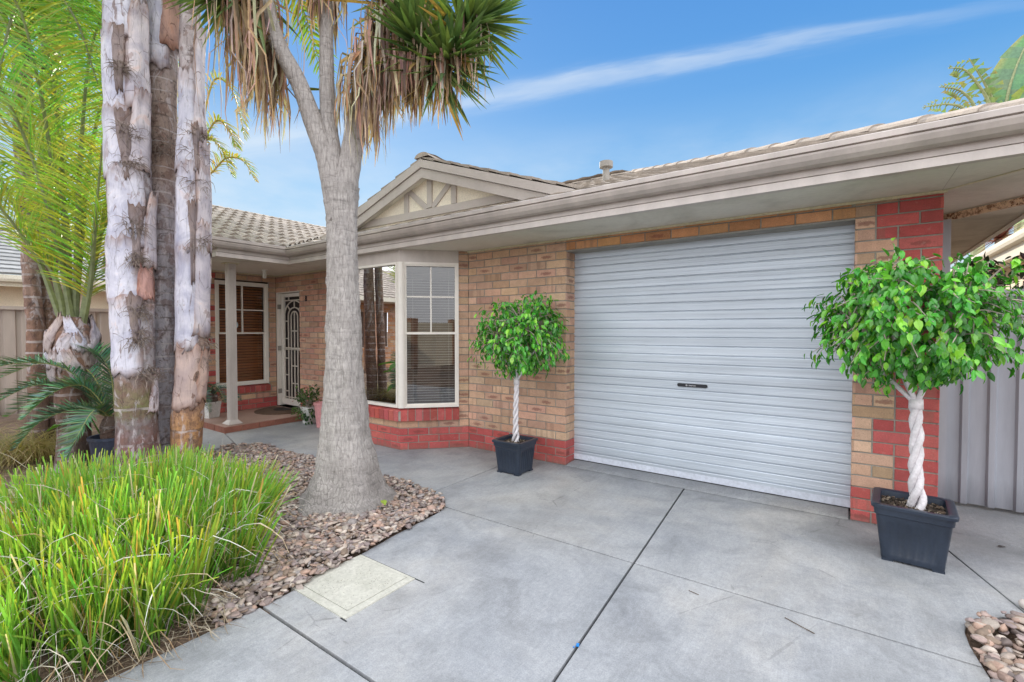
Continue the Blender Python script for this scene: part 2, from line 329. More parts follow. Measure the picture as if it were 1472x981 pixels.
# ------------------------------------------------------------------ mesh builder
class MB:
    def __init__(s): s.v = []; s.f = []; s.m = []; s.t = []; s.a = []
    def add(s, verts, faces, tint=(1, 1, 1), mi=0, aux=None, tints=None):
        o = len(s.v); s.v.extend([tuple(p) for p in verts])
        if tints is not None: s.t.extend(tints)
        else: s.t.extend([tint] * len(verts))
        s.a.extend(aux if aux is not None else [(0, 0, 0)] * len(verts))
        for f in faces: s.f.append(tuple(i + o for i in f)); s.m.append(mi)
    def box(s, lo, hi, tint=(1, 1, 1), mi=0):
        (a, b, c), (d, e, f) = lo, hi
        s.add([(a,b,c),(d,b,c),(d,e,c),(a,e,c),(a,b,f),(d,b,f),(d,e,f),(a,e,f)],
              [(0,3,2,1),(4,5,6,7),(0,1,5,4),(1,2,6,5),(2,3,7,6),(3,0,4,7)], tint, mi)
    def obox(s, c, ax, ay, az, tint=(1, 1, 1), mi=0):
        c, ax, ay, az = V(c), V(ax), V(ay), V(az)
        P = [c + i*ax + j*ay + k*az for k in (-1, 1) for i, j in ((-1,-1),(1,-1),(1,1),(-1,1))]
        s.add(P, [(0,3,2,1),(4,5,6,7),(0,1,5,4),(1,2,6,5),(2,3,7,6),(3,0,4,7)], tint, mi)
    def bar(s, p, q, w, d, up=(0, 0, 1), tint=(1, 1, 1), mi=0):
        p, q = V(p), V(q); a = (q - p); L = a.length; a.normalize()
        u = V(up); u = (u - a * u.dot(a)); u = u.normalized() if u.length > 1e-5 else a.orthogonal().normalized()
        w_ = a.cross(u)
        s.obox((p + q) / 2, a * L / 2, w_ * w / 2, u * d / 2, tint, mi)
    def quad(s, a, b, c, d, tint=(1, 1, 1), mi=0): s.add([a, b, c, d], [(0, 1, 2, 3)], tint, mi)
    def tube(s, pts, radii, n=8, tint=(1, 1, 1), mi=0, cap=True, tints=None):
        pts = [V(p) for p in pts]; k = len(pts)
        if not hasattr(radii, '__len__'): radii = [radii] * k
        t0 = (pts[1] - pts[0]).normalized(); u = t0.orthogonal().normalized()
        vs = []; fs = []; tt = []
        for i in range(k):
            t = (pts[min(i + 1, k - 1)] - pts[max(i - 1, 0)])
            t = t.normalized() if t.length > 1e-9 else t0
            u = u - t * u.dot(t); u = u.normalized() if u.length > 1e-6 else t.orthogonal().normalized()
            w = t.cross(u)
            for j in range(n):
                a = 2 * math.pi * j / n
                vs.append(pts[i] + (u * math.cos(a) + w * math.sin(a)) * radii[i])
                tt.append(tints[i] if tints else tint)
        for i in range(k - 1):
            for j in range(n):
                fs.append((i*n + j, i*n + (j+1) % n, (i+1)*n + (j+1) % n, (i+1)*n + j))
        if cap: fs.append(tuple(range(n - 1, -1, -1))); fs.append(tuple(range((k-1)*n, k*n)))
        s.add(vs, fs, mi=mi, tints=tt)
    def strip(s, pts, side, widths, tint=(1, 1, 1), fold=0.0, mi=0, tint2=None):
        """ribbon along pts; side = list of side vectors; fold lowers the midrib"""
        k = len(pts); vs = []; fs = []; tt = []
        for i in range(k):
            w = widths[i] / 2; sd = side[i] if isinstance(side, list) else side
            tc = tint if tint2 is None else tuple(lerp(tint[q], tint2[q], i / (k - 1)) for q in range(3))
            if fold:
                t = (pts[min(i+1, k-1)] - pts[max(i-1, 0)]); nn = t.cross(sd)
                nn = nn.normalized() if nn.length > 1e-9 else V((0, 0, 1))
                vs += [pts[i] - sd * w, pts[i] - nn * (fold * w), pts[i] + sd * w]; tt += [tc] * 3
            else: vs += [pts[i] - sd * w, pts[i] + sd * w]; tt += [tc] * 2
        n = 3 if fold else 2
        for i in range(k - 1):
            for j in range(n - 1): fs.append((i*n + j, i*n + j + 1, (i+1)*n + j + 1, (i+1)*n + j))
        s.add(vs, fs, mi=mi, tints=tt)
    def sweep(s, prof, path, closed=True, tint=(1, 1, 1), mi=0):
        """profile of (outward, z) swept along a 2-D path with mitred corners; outward = left of the path"""
        P = [V((p[0], p[1])) for p in path]; k = len(P); ds = [(P[i+1] - P[i]).normalized() for i in range(k-1)]
        ns = [V((-d.y, d.x)) for d in ds]; vs = []; fs = []; n = len(prof)
        for i in range(k):
            if i == 0: m = ns[0]
            elif i == k - 1: m = ns[-1]
            else:
                m = ns[i-1] + ns[i]; m = m / max(m.dot(ns[i]), 1e-4)
            for o, z in prof: vs.append((P[i].x + m.x * o, P[i].y + m.y * o, z))
        for i in range(k - 1):
            for j in range(n if closed else n - 1):
                fs.append((i*n + j, i*n + (j+1) % n, (i+1)*n + (j+1) % n, (i+1)*n + j))
        if closed: fs.append(tuple(range(n))); fs.append(tuple(range(k*n - 1, (k-1)*n - 1, -1)))
        s.add(vs, fs, tint, mi)
    def build(s, name, mats, parent=None, base=None, smooth=False, clips=(), label=None):
        me = bpy.data.meshes.new(name)
        off = OFF[parent.name] if parent is not None else V(base or (0, 0, 0))
        vv = np.array(s.v, dtype=np.float64).reshape(-1, 3) - np.array(off)
        me.from_pydata(vv.tolist(), [], s.f)
        if not isinstance(mats, (list, tuple)): mats = [mats]
        for m in mats: me.materials.append(M[m])
        if len(mats) > 1: me.polygons.foreach_set('material_index', s.m)
        at = me.attributes.new('tint', 'FLOAT_COLOR', 'POINT')
        t = np.ones((len(s.v), 4), dtype=np.float32); t[:, :3] = np.array(s.t, dtype=np.float32).reshape(-1, 3)
        at.data.foreach_set('color', t.ravel())
        if any(a != (0, 0, 0) for a in s.a[:8]):
            ax = me.attributes.new('aux', 'FLOAT_VECTOR', 'POINT')
            ax.data.foreach_set('vector', np.array(s.a, dtype=np.float32).ravel())
        if clips:
            bm = bmesh.new(); bm.from_mesh(me)
            for co, no in clips:
                bmesh.ops.bisect_plane(bm, geom=bm.verts[:] + bm.edges[:] + bm.faces[:], plane_co=V(co) - off, plane_no=V(no), clear_outer=True)
            bm.to_mesh(me); bm.free()
        if smooth: me.polygons.foreach_set('use_smooth', [True] * len(me.polygons))
        me.update()
        o = bpy.data.objects.new(name, me); COL.objects.link(o)
        if parent is not None: o.parent = parent
        else: o.location = off
        OFF[o.name] = V(off)
        if label: o['label'] = label
        return o
OFF = {}
def tag(o, label=None, cat=None, group=None, kind=None):
    if label: o['label'] = label
    if cat: o['category'] = cat
    if group: o['group'] = group
    if kind: o['kind'] = kind
    return o
def thing(name, label, cat, loc=(0, 0, 0), group=None):
    o = bpy.data.objects.new(name, None); COL.objects.link(o); o.location = loc; o.empty_display_size = .1
    OFF[o.name] = V(loc); return tag(o, label, cat, group)
def bez(pts, n):
    """Catmull-Rom through pts, n samples"""
    P = [V(p) for p in pts]; P = [P[0] * 2 - P[1]] + P + [P[-1] * 2 - P[-2]]; out = []; m = len(P) - 3
    for i in range(n):
        x = i / (n - 1) * m; k = min(int(x), m - 1); t = x - k; a, b, c, d = P[k:k+4]
        out.append(.5 * ((2*b) + (c - a)*t + (2*a - 5*b + 4*c - d)*t*t + (3*b - a - 3*c + d)*t**3))
    return out
def rdir():
    while True:
        p = V((U(-1, 1), U(-1, 1), U(-1, 1)))
        if .05 < p.length < 1: return p.normalized()

# ------------------------------------------------------------------ camera
cam = bpy.data.cameras.new('camera'); co = bpy.data.objects.new('camera', cam); COL.objects.link(co)
yaw, pit = .619894, -.0233425
fw = V((-math.sin(yaw) * math.cos(pit), math.cos(yaw) * math.cos(pit), math.sin(pit)))
co.location = (2.36635, -4.27933, 1.41541); co.rotation_euler = fw.to_track_quat('-Z', 'Y').to_euler()
cam.sensor_width = 36; cam.lens = 673.13 / 1472 * 36; cam.clip_start = .05; cam.clip_end = 2000
scene.camera = co

# ------------------------------------------------------------------ sky and sun
SUN_EL, SUN_AZ = R(27), V((-.7793, .6266))
sd = V((SUN_AZ.x * math.cos(SUN_EL), SUN_AZ.y * math.cos(SUN_EL), math.sin(SUN_EL)))
sl = bpy.data.lights.new('sun', 'SUN'); so = bpy.data.objects.new('sun', sl); COL.objects.link(so)
sl.energy = 5.0; sl.angle = R(.6); sl.color = (1, .90, .74); so.rotation_euler = sd.to_track_quat('Z', 'Y').to_euler(); so.location = (0, 0, 20)
w = bpy.data.worlds.new('World'); scene.world = w; w.use_nodes = True
def make_world():
    nt = w.node_tree; nt.nodes.clear()
    out = nt.nodes.new('ShaderNodeOutputWorld'); bg = nt.nodes.new('ShaderNodeBackground')
    lk(nt, bg.outputs[0], out.inputs[0])
    sky = nt.nodes.new('ShaderNodeTexSky'); sky.sky_type = 'NISHITA'; sky.sun_disc = False
    sky.sun_elevation = SUN_EL; sky.sun_rotation = math.atan2(SUN_AZ.x, SUN_AZ.y)
    sky.air_density = 1.0; sky.dust_density = .3; sky.ozone_density = 2.0
    tc = nt.nodes.new('ShaderNodeTexCoord'); d = tc.outputs['Generated']
    sx = nt.nodes.new('ShaderNodeSeparateXYZ'); lk(nt, d, sx.inputs[0]); z = sx.outputs[2]
    blue = ramp(nt, z, [(0, (.78, .90, .98)), (.12, (.56, .80, .97)), (.27, (.285, .60, .95)), (.42, (.12, .405, .87)), (.66, (.07, .29, .78))])
    # paler toward the sun side of the sky
    side = vmath(nt, 'DOT_PRODUCT', d, V((-.9, .2, -.2)).normalized()).outputs['Value']
    pale = math_(nt, 'MULTIPLY', ramp(nt, math_(nt, 'ADD', math_(nt, 'MULTIPLY', side, .5), .5), [(.45, 0), (1.0, 1)]), ramp(nt, z, [(.05, .65), (.5, .05)]))
    base = mixc(nt, pale, blue, (.66, .83, .97))
    base = mixc(nt, .85, mixc(nt, 1, sky.outputs[0], (.1, .1, .1), 'MULTIPLY'), base)
    # long cirrus streak lying on a great circle
    def vd(u, v):
        X = (u - 736) / 673.13; Up = -(v - 490.5) / 673.13
        Zf = math.cos(pit) - Up * math.sin(pit); Y = math.sin(pit) + Up * math.cos(pit)
        return V((math.cos(yaw) * X - math.sin(yaw) * Zf, math.sin(yaw) * X + math.cos(yaw) * Zf, Y)).normalized()
    a_, b_ = V((-.781, .521, .343)).normalized(), V((.213, .823, .526)).normalized()
    a_, b_ = vd(330, 208), vd(1430, 10)
    nrm = a_.cross(b_).normalized(); along = (b_ - a_).normalized()
    dist = vmath(nt, 'DOT_PRODUCT', d, nrm).outputs['Value']
    al = vmath(nt, 'DOT_PRODUCT', d, along).outputs['Value']
    cb = nt.nodes.new('ShaderNodeCombineXYZ'); setin(nt, cb.inputs[0], math_(nt, 'MULTIPLY', al, 3.0)); setin(nt, cb.inputs[1], math_(nt, 'MULTIPLY', dist, 26))
    wob = noise_(nt, cb.outputs[0], 1.2, 5, .6)
    dd = math_(nt, 'ADD', dist, math_(nt, 'MULTIPLY', math_(nt, 'SUBTRACT', wob, .5), .05))
    wid = ramp(nt, math_(nt, 'ADD', math_(nt, 'MULTIPLY', al, .5), .5), [(.15, .024), (.55, .014), (.9, .006)])
    q = math_(nt, 'DIVIDE', dd, wid); g = math_(nt, 'EXPONENT', math_(nt, 'MULTIPLY', math_(nt, 'MULTIPLY', q, q), -1.0))
    cb2 = nt.nodes.new('ShaderNodeCombineXYZ'); setin(nt, cb2.inputs[0], math_(nt, 'MULTIPLY', al, 2.2)); setin(nt, cb2.inputs[1], math_(nt, 'MULTIPLY', dist, 9))
    br = ramp(nt, noise_(nt, cb2.outputs[0], 1.7, 4, .6), [(.3, .5), (.65, .9)])
    fade = ramp(nt, math_(nt, 'ADD', math_(nt, 'MULTIPLY', al, .5), .5), [(.10, 0), (.16, 1), (.62, .75), (.86, .0)])
    cir = math_(nt, 'MULTIPLY', math_(nt, 'MULTIPLY', g, br), fade)
    base = mixc(nt, math_(nt, 'MULTIPLY', cir, .72), base, (.84, .92, .99))
    # low soft cloud
    ml = nt.nodes.new('ShaderNodeMapping'); ml.inputs['Scale'].default_value = (2.2, 2.2, 6); lk(nt, d, ml.inputs[0])
    lc = math_(nt, 'MULTIPLY', ramp(nt, noise_(nt, ml.outputs[0], 1.6, 5, .6), [(.42, 0), (.62, 1)]), ramp(nt, z, [(.10, 1), (.40, 0)]))
    base = mixc(nt, math_(nt, 'MULTIPLY', lc, .6), base, (.92, .96, 1.0))
    # bright cloud added out of view, over and behind the camera, as fill light
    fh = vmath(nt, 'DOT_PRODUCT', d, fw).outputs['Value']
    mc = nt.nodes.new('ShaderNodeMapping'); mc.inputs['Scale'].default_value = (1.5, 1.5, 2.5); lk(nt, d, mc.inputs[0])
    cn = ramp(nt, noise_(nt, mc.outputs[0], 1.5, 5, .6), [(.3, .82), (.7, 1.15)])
    fill_mask = ramp(nt, fh, [(.0, 1), (.52, 0)])
    dk = mixc(nt, 1, (SKY_FILL * .99, SKY_FILL * 1.0, SKY_FILL * 1.04), cn, 'MULTIPLY')
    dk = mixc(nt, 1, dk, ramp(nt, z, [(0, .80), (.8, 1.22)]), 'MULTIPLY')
    base = mixc(nt, fill_mask, base, dk)
    lk(nt, base, bg.inputs[0]); bg.inputs[1].default_value = 1.0
SKY_FILL = 2.4
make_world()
scene.view_settings.view_transform = 'Standard'; scene.view_settings.look = 'None'; scene.view_settings.exposure = 0

# ------------------------------------------------------------------ ground, driveway
g = MB(); g.quad((-300, -300, -.035), (300, -300, -.035), (300, 300, -.035), (-300, 300, -.035))
tag(g.build('ground', 'soil'), kind='structure')

BED = [(-.05, -3.1), (-.083, -2.6), (-.109, -2.463), (-.155, -2.125), (-.172, -1.899), (-.19, -1.68), (-.222, -1.585), (-.30, -1.49), (-.43, -1.415),
       (-.631, -1.372), (-.864, -1.355), (-1.077, -1.361), (-2.48, -1.387), (-3.2, -1.39), (-3.534, -1.415), (-3.69, -1.52), (-3.757, -1.728), (-3.79, -1.95)]
POLY = [(-.05, -8), (2.95, -8), (2.9, -2.0), (2.863, -1.638), (2.837, -1.411), (2.837, -1.29), (2.855, -1.2), (2.9, -1.12), (3.012, -1.018), (3.098, -.968), (3.6, -.8), (4.6, -.6),
        (4.6, 1.2), (-6.2, 1.2), (-6.2, -2.0)] + BED[::-1]
def slab_pieces():
    def to_bm(p):
        bm = bmesh.new(); bm.faces.new([bm.verts.new((x, y, 0)) for x, y in p]); return bm
    bms = [to_bm(POLY)]
    bms[0].normal_update(); bmesh.ops.triangulate(bms[0], faces=bms[0].faces[:])
    def split(bms, p, d, wdt, cond):
        res = []; d = V((d[0], d[1], 0)).normalized(); n = V((-d.y, d.x, 0)); p = V((p[0], p[1], 0))
        for bm in bms:
            cx = sum((f.calc_center_median() * f.calc_area() for f in bm.faces), V()) / max(1e-9, sum(f.calc_area() for f in bm.faces))
            if not cond(cx): res.append(bm); continue
            for sgn in (1, -1):
                b2 = bm.copy()
                bmesh.ops.bisect_plane(b2, geom=b2.verts[:] + b2.edges[:] + b2.faces[:], plane_co=p + n * sgn * wdt / 2, plane_no=n * sgn, clear_inner=True)
                if b2.faces: res.append(b2)
        return res
    bms = split(bms, (-.556, 0), (0, 1), .010, lambda c: True)
    left = lambda c: c.x < -.56
    right = lambda c: c.x > -.56
    bms = split(bms, (-1.86, 0), (-.02, 1), .010, left)
    bms = split(bms, (-4.562, -1.363), (1.05, -.274), .012, lambda c: c.x < -1.9)
    bms = split(bms, (2.925, -.252), (.187, -.645), .011, right)
    main = lambda c: c.x > -.56 and c.x < 2.95
    bms = split(bms, (1, -1.56), (1, .002), .012, main)
    bms = split(bms, (1.209, -.05), (.213, -2.593), .013, main)
    bms = split(bms, (0, -3.1), (1, .005), .016, lambda c: main(c) and c.y < -1.6)
    bms = split(bms, (3.2, .13), (.3, -.05), .006, lambda c: c.x > 3.0)
    mb = MB()
    for bm in bms:
        bm.normal_update(); bmesh.ops.dissolve_faces(bm, faces=bm.faces[:]); bm.normal_update()
        bmesh.ops.dissolve_limit(bm, angle_limit=.0005, verts=bm.verts[:], edges=[])
        r = bmesh.ops.extrude_face_region(bm, geom=bm.faces[:])
        for e in r['geom']:
            if isinstance(e, bmesh.types.BMVert): e.co.z -= .1
        bmesh.ops.recalc_face_normals(bm, faces=bm.faces[:])
        ed = [e for e in bm.edges if all(abs(v.co.z) < 1e-5 for v in e.verts) and any(abs(f.normal.z) < .5 for f in e.link_faces)]
        bmesh.ops.bevel(bm, geom=ed, offset=.003, segments=2, profile=.5, affect='EDGES', clamp_overlap=True)
        bmesh.ops.triangulate(bm, faces=[f for f in bm.faces if len(f.verts) > 4])
        bm.verts.index_update()
        mb.add([v.co.copy() for v in bm.verts], [tuple(v.index for v in f.verts) for f in bm.faces]); bm.free()
    return mb
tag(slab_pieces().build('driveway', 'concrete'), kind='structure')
j = MB(); j.add([(x, y, -.018) for x, y in [(-.04, -8), (2.9, -8), (2.85, -2), (2.82, -1.3), (3.1, -.94), (4.5, -.5), (4.5, 1.1), (-6.1, 1.1), (-6.1, -1.9), (-3.7, -1.4), (-.3, -1.35), (-.15, -2.0), (-.04, -3.1)]], [tuple(range(13))])
tag(j.build('joint_base', 'joint'), kind='structure')
# garage apron
a = MB()
pr = [(0.0, .012), (.04, .020), (.16, .024), (.30, .024)]
for i in range(len(pr) - 1):
    a.quad((.012, pr[i][0], pr[i][1]), (2.398, pr[i][0], pr[i][1]), (2.398, pr[i+1][0], pr[i+1][1]), (.012, pr[i+1][0], pr[i+1][1]))
a.quad((.012, -.02, .003), (2.398, -.02, .003), (2.398, 0, .012), (.012, 0, .012))
tag(a.build('garage_apron', 'concrete'), kind='structure')
r_ = MB(); r_.quad((-60, -18, -.02), (60, -18, -.02), (60, -10.5, -.02), (-60, -10.5, -.02)); tag(r_.build('road', 'asphalt'), kind='structure')

# pit cover
def pit_cover():
    c = V((.147, -2.69, 0)); t = thing('pit_cover', 'square cream concrete pit cover with a pitted lid beside the stones', 'pit cover', c)
    f = MB(); W_, H_ = .245, .228
    for x0, x1, y0, y1 in ((-W_, W_, -H_, -H_+.045), (-W_, W_, H_-.02, H_), (-W_, -W_+.03, -H_+.045, H_-.02), (W_-.045, W_, -H_+.045, H_-.02)):
        f.box((c.x+x0, c.y+y0, -.05), (c.x+x1, c.y+y1, .006))
    f.build('rim', 'cover', t)
    l = MB(); l.box((c.x-W_+.033, c.y-H_+.048, -.05), (c.x+W_-.048, c.y+H_-.023, .0075)); l.build('lid', 'cover', t)
    jn = MB(); jn.box((c.x-W_-.01, c.y+H_+.001, .001), (c.x+W_+.07, c.y+H_+.008, .0022)); jn.build('gap', 'joint', t); jn = MB(); jn.box((c.x+W_-.03, c.y-H_-.008, .001), (c.x+W_+.02, c.y-H_-.001, .0022))
    jn.build('gap', 'joint', t)
pit_cover()

# ------------------------------------------------------------------ HOUSE
house = thing('brick_house', 'tan and red brick house with tiled roof, silver roller garage door and bay window', 'house', (0, 0, 0))
TAN = [(.59, .385, .255), (.54, .34, .225), (.62, .42, .285), (.57, .37, .26), (.50, .31, .215), (.60, .37, .26)]
PINK = [(.60, .345, .25), (.63, .375, .27), (.56, .30, .215), (.61, .38, .26)]
LINT = [(.58, .28, .13), (.62, .315, .15), (.53, .245, .115), (.60, .30, .155)]
RED = [(.50, .105, .095), (.45, .085, .08), (.53, .125, .11), (.40, .075, .07)]
def brick(mb, O, Ud, Nn, s0, s1, z0, z1, tint, r, depth=.016, out=0):
    """one brick face in a wall plane"""
    j = U(.88, 1.1); tint = tuple(max(0, c * j * U(.96, 1.04)) for c in tint)
    o = out + U(-.0012, .0012); e = .003
    def P(s, z, n): return (O[0] + Ud[0]*s + Nn[0]*n, O[1] + Ud[1]*s + Nn[1]*n, z)
    f = [(s0+e, z0+e), (s1-e, z0+e), (s1-e, z1-e), (s0+e, z1-e)]; bk = [(s0, z0), (s1, z0), (s1, z1), (s0, z1)]
    vs = [P(s, z, o) for s, z in f] + [P(s, z, o - e) for s, z in bk] + [P(s, z, o - depth) for s, z in bk]
    L = max(1e-4, s1 - s0); sc = L / .23
    ax = [(0.5 + (-.5) * sc, 0, r), (.5 + .5*sc, 0, r), (.5 + .5*sc, 1, r), (.5 - .5*sc, 1, r)]; ax = ax * 3
    fs = [(0,1,2,3)] + [(i+4, (i+1)%4+4, (i+1)%4, i) for i in range(4)] + [(i+8, (i+1)%4+8, (i+1)%4+4, i+4) for i in range(4)]
    mb.add(vs, fs, tint, 0, ax)
def wall(mb, O, Ud, Nn, L, z0, z1, colfn, openings=(), off=0.0, c0=None, rowfn=None):
    CH = .086; c = int(round(z0 / CH)) if c0 is None else c0
    while c * CH < z1 - .01:
        za, zb = max(c * CH, z0), min(c * CH + .076, z1 - .002); mzb = min((c+1) * CH, z1)
        iv = [(0.0, L)]
        for s0, s1, oa, ob in openings:
            if min(ob, zb) - max(oa, za) > .5 * (zb - za):
                ni = []
                for a_, b_ in iv:
                    if s1 <= a_ or s0 >= b_: ni.append((a_, b_)); continue
                    if s0 > a_: ni.append((a_, s0))
                    if s1 < b_: ni.append((s1, b_))
                iv = ni
        for a_, b_ in iv:
            def Pm(s, z): return (O[0] + Ud[0]*s - Nn[0]*.007, O[1] + Ud[1]*s - Nn[1]*.007, z)
            mb.quad(Pm(a_, za - .001), Pm(b_, za - .001), Pm(b_, mzb), Pm(a_, mzb), mi=1)
            if rowfn is not None: segs = rowfn(c)
            else:
                s = -((off + (.12 if c % 2 else 0)) % .24); segs = []
                while s < L: segs.append((s, s + .23)); s += .24
            for s0, s1 in segs:
                t0, t1 = max(s0, a_), min(s1, b_)
                if t1 - t0 < .025: continue
                tint = colfn(c, (s0 + s1) / 2); brick(mb, O, Ud, Nn, t0, t1, za + .005, zb + .005 if zb + .005 < z1 else zb, tint, rnd())
        c += 1
def col_std(c, s):
    if c < 3: return random.choice(RED)
    return random.choice(TAN)
def col_pink(c, s):
    if c < 3: return random.choice(RED)
    return random.choice(PINK if rnd() < .6 else TAN)
BW = ['brick', 'mortar']
mb = MB()
# left pier of the garage front
wall(mb, (-1.33, 0), (1, 0), (0, -1), 1.33, 0, 2.357, col_std, off=.11)
mb.build('brick_wall', BW, house); mb = MB()
# left reveal (returns into the opening) – every course, half-brick pieces alternating
def rev_row(c): return [(0.003, .085), (.095, .2)] if c % 2 else [(.003, .2)]
wall(mb, (0, 0), (0, 1), (1, 0), .2, 0, 2.236, col_std, rowfn=rev_row)
mb.build('brick_reveal', BW, house); mb = MB()
wall(mb, (2.41, .2), (0, -1), (-1, 0), .2, 0, 2.236, col_std, rowfn=rev_row)
mb.build('brick_reveal', BW, house)
# lintel courses
mb = MB()
wall(mb, (0, 0), (1, 0), (0, -1), 2.41, 26 * .086, 2.357, lambda c, s: random.choice(LINT), off=.125, c0=26)
mb.build('lintel_course', BW, house)
# right pier with toothed red corner
mb = MB()
def pier_rows(c):
    g_ = (c // 3); b = 0 if c < 3 else (.25 if g_ % 2 else .125)
    segs = []
    if b == 0: segs = [(0, .115), (.125, .355), (.365, .48)] if c % 2 == 0 else [(0, .23), (.24, .48)]
    elif b == .125: segs = [(0, .115)] + ([(.125, .355), (.365, .48)] if c % 2 else [(.125, .24), (.25, .48)])
    else: segs = ([(0, .24)] if c % 2 else [(0, .115), (.125, .24)]) + ([(.25, .48)] if c % 2 else [(.25, .365), (.375, .48)])
    return segs
def pier_col(c, s):
    b = 0 if c < 3 else (.25 if (c // 3) % 2 else .125)
    return random.choice(RED) if s > b else random.choice(TAN + [(.47, .33, .20)])
wall(mb, (2.41, 0), (1, 0), (0, -1), .48, 0, 2.357, pier_col, rowfn=pier_rows)
wall(mb, (2.89, 0), (0, 1), (1, 0), 8.0, 0, 2.357, lambda c, s: random.choice(RED if s < .3 or c < 3 else TAN))
mb.build('brick_wall', BW, house)
# bay: 45-degree side, front, far side
q = math.sqrt(.5)
S1 = V((-1.33, 0)); D1 = V((-.695, -.719)).normalized(); N1 = V((-D1.y, D1.x)) * 1.0
N1 = V((.719, -.695)).normalized()
BAYL = .806; C1 = S1 + D1 * BAYL                       # right front corner of the bay
C2 = V((-3.02, C1.y)); S2 = V((-3.58, 0)); D3 = (S2 - C2).normalized(); N3 = V((D3.y, -D3.x)); N3 = -N3 if N3.x > 0 else N3
SILLZ = .36
mb = MB()
wall(mb, S1, D1, N1, BAYL, 0, .352, col_std, off=.0)
wall(mb, S1, D1, N1, .118, .344, 2.357, col_std, c0=4, rowfn=lambda c: [(.0, .118)])
wall(mb, C1, (-1, 0), (0, -1), (C1 - C2).length, 0, .352, col_std, off=.06)
wall(mb, C2, D3, N3, (S2 - C2).length, 0, .352, col_std, off=.1)
wall(mb, S2 - D3 * .118, D3, N3, .118, .344, 2.357, col_std, c0=4, rowfn=lambda c: [(.0, .118)])
mb.build('bay_dado', BW, house)
# porch back wall with door opening
DX0, DX1, DZ1 = -5.70, -5.02, 2.10
mb = MB()
wall(mb, (-5.77, 0), (1, 0), (0, -1), 2.19, 0, 2.357, lambda c, s: random.choice(PINK if rnd() < .75 else TAN) if c > 2 else random.choice(RED), openings=[(0.0, DX1 + 5.77, 0, DZ1)], off=.03)
mb.build('brick_wall', BW, house); mb = MB()
wall(mb, (DX1, 0), (0, 1), (-1, 0), .11, 0, DZ1, col_pink, rowfn=lambda c: [(.003, .11)])
mb.build('brick_reveal', BW, house)
# porch window wall, x = -5.77, facing +x ; s runs from y=-1.10 to 0
mb = MB()
PW = (-5.77, -1.10)
def pw_col(c, s):
    if s < .13: return random.choice(RED) if (c // 3) % 2 == 0 else random.choice(TAN)
    if c < 3: return random.choice(RED)
    return random.choice(TAN if rnd() < .5 else PINK)
WS0, WS1, WZ0, WZ1 = .13, .965, .50, 2.21     # window opening in (s, z)
wall(mb, PW, (0, 1), (1, 0), 1.10, 0, 2.357, pw_col, openings=[(WS0, WS1, .395, WZ1)], off=.09)
mb.build('brick_wall', BW, house); mb = MB()
# wing front
wall(mb, (-8.3, -1.10), (1, 0), (0, -1), 2.53, 0, 2.357, lambda c, s: random.choice(RED) if (c < 3 or (s > 2.3 and (c // 3) % 2 == 0)) else random.choice(TAN))
mb.build('brick_wall', BW, house)
# plain shell at the back and sides (closes the rooms)
mb = MB()
mb.quad((-8.3, 7.8, 0), (2.88, 7.8, 0), (2.88, 7.8, 2.36), (-8.3, 7.8, 2.36)); mb.quad((-8.3, -1.09, 0), (-8.3, 7.8, 0), (-8.3, 7.8, 2.36), (-8.3, -1.09, 2.36))
mb.build('rear_wall', 'nb_brick', house)
# rooms
mb = MB()
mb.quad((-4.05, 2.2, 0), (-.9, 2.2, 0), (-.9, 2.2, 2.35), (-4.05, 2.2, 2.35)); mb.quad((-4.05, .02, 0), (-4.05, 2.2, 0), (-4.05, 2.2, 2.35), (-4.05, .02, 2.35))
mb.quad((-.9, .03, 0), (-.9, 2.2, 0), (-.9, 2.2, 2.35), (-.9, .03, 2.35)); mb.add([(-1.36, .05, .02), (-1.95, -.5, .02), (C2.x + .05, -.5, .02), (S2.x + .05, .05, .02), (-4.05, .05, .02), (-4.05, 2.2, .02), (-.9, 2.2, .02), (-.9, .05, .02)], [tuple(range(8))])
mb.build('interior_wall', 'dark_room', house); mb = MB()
mb.quad((-6.5, -1.05, 0), (-6.5, .1, 0), (-6.5, .1, 2.35), (-6.5, -1.05, 2.35)); mb.quad((-6.5, -1.05, .01), (-5.8, -1.05, .01), (-5.8, .1, .01), (-6.5, .1, .01))
mb.quad((-6.5, .02, 0), (-5.79, .02, 0), (-5.79, .02, 2.35), (-6.5, .02, 2.35))
mb.build('interior_wall', 'dark_room', house)
# dining table silhouette just inside the bay
mb = MB(); mb.box((-2.9, .5, .70), (-1.7, 1.2, .74))
for x in (-2.8, -1.8):
    for y in (.58, 1.12): mb.box((x-.03, y-.03, 0), (x+.03, y+.03, .70))
for x in (-2.6, -2.1):
    mb.box((x-.2, .1, .42), (x+.2, .5, .46)); mb.box((x-.2, .08, .46), (x+.2, .11, .95))
    for xx in (-.18, .18):
        for yy in (.12, .47): mb.box((x+xx-.02, yy-.02, 0), (x+xx+.02, yy+.02, .42))
mb.build('indoor_furniture', 'dark_room', house)

